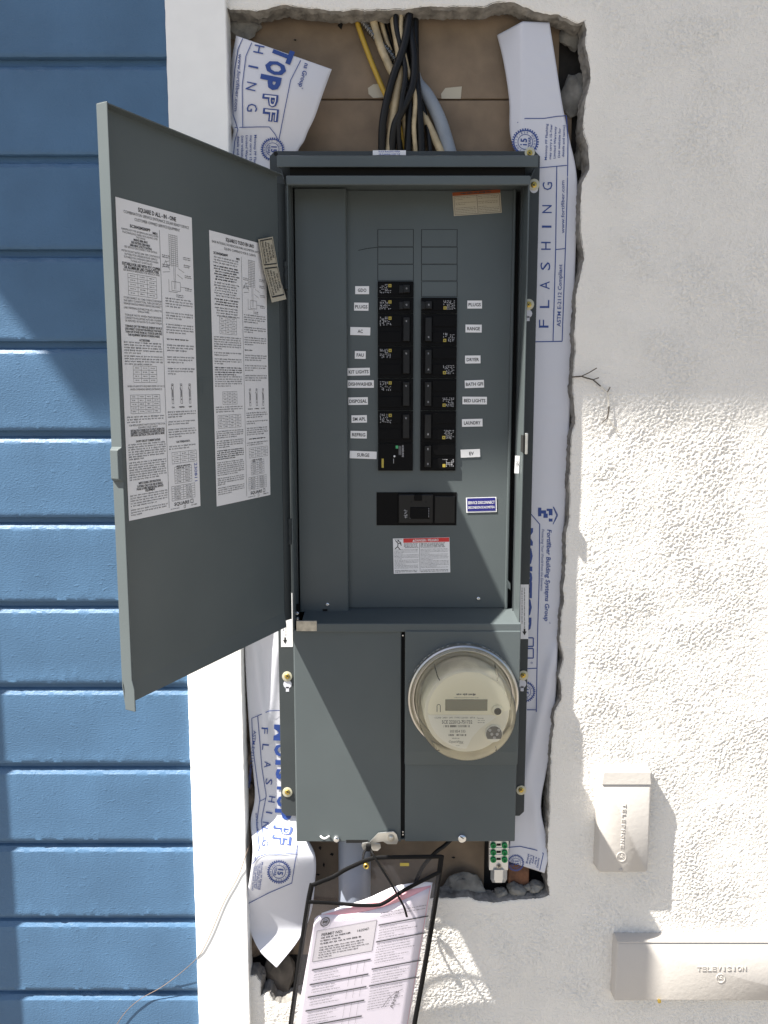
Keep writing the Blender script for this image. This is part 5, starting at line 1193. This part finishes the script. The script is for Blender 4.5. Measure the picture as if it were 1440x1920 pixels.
TV = .024
tv = wall_box('television_box', 'wide cream utility box embossed TELEVISION at the lower right', P(1155, 1820, -TV).x, .78, P(720, 1877, -TV).z, P(720, 1768, -TV).z, TV, .001, .002)
gq = G(); xA = P(1158, 1760, -TV).x; zA = P(720, 1767, -TV).z
gq.box(xA, .779, -TV - .0009, .002, zA - .001, zA + .002); gq.build('top_flange', M['utility'], tv, bevel=.0008)
gq = G(); f = flat(-TV - .0001)
for k, ch in enumerate('TELEVISION'):
    txt(gq, ch, 1310.5 + k * 9.4, 1816 - .1 * k, 8.6, f, 0, w=(3 if ch == 'I' else 7.6), bold=.012)
logo(gq, 1351, 1834, 8, f); emboss(gq, tv, 'embossed_lettering', .0018)
gq = G(); gq.lathe(P(1235.5, 1876, -TV), [(.0032, 0), (.0032, .003), (.0001, .004)], 14, cap=False); gq.build('screw', M['brass'], tv, smooth=40)

# ------------------------------------------------------------------ twig and loose wire
def sticks(name, label, cat, segs):
    root = thing(name, label, cat, P(*segs[0][0][0]))
    for pts, r, m, nm in segs:
        gq = G(); gq.tube([P(*p) for p in pts], r * 1.28 / FPX, 6); gq.build(nm, M[m], root, smooth=60)
    return root
sticks('twig', 'thin dry forked twig clinging to the stucco right of the panel', 'twig', [
    ([(1072, 707, -.003), (1090, 705.5, -.005), (1101, 709, -.005), (1112, 712, -.005), (1126, 724, -.005)], 1.2, 'twig', 'stem'),
    ([(1090, 705.5, -.005), (1104, 699, -.007), (1119, 690, -.009)], .9, 'twig', 'side_shoot'), ([(1112, 712, -.005), (1123, 708, -.008)], .9, 'twig', 'side_shoot'),
    ([(1126, 724, -.005), (1139, 735, -.005), (1141, 750, -.005), (1142, 762, -.005)], .8, 'twig_pale', 'stem'), ([(1139, 735, -.005), (1144, 726, -.007)], 1.1, 'twig', 'side_shoot'),
    ([(1142, 762, -.005), (1141, 772, -.006), (1139, 783, -.005)], 1.3, 'twig', 'stem'), ([(1139, 783, -.005), (1128, 793, -.006)], .8, 'twig', 'side_shoot'), ([(1139, 783, -.005), (1151, 800, -.004), (1159, 808, -.003)], .8, 'twig_pale', 'stem')])
gq = G(); gq.tube(cr([P(u, v, Y) for u, v, Y in ((476, 1560, .01), (462, 1600, -.0125), (446, 1645, -.0125), (420, 1692, -.0125), (390, 1762, -.0125), (366, 1800, -.011), (310, 1846, -.004), (262, 1874, -.004), (232, 1902, -.004), (205, 1945, -.004))], 8), .65 * 1.26 / FPX, 6)
tag(gq.build('loose_wire', mat('brown_wire', (.17, .12, .085), .6), None, smooth=60), 'thin brown loose wire curving across the trim and siding', 'wire')
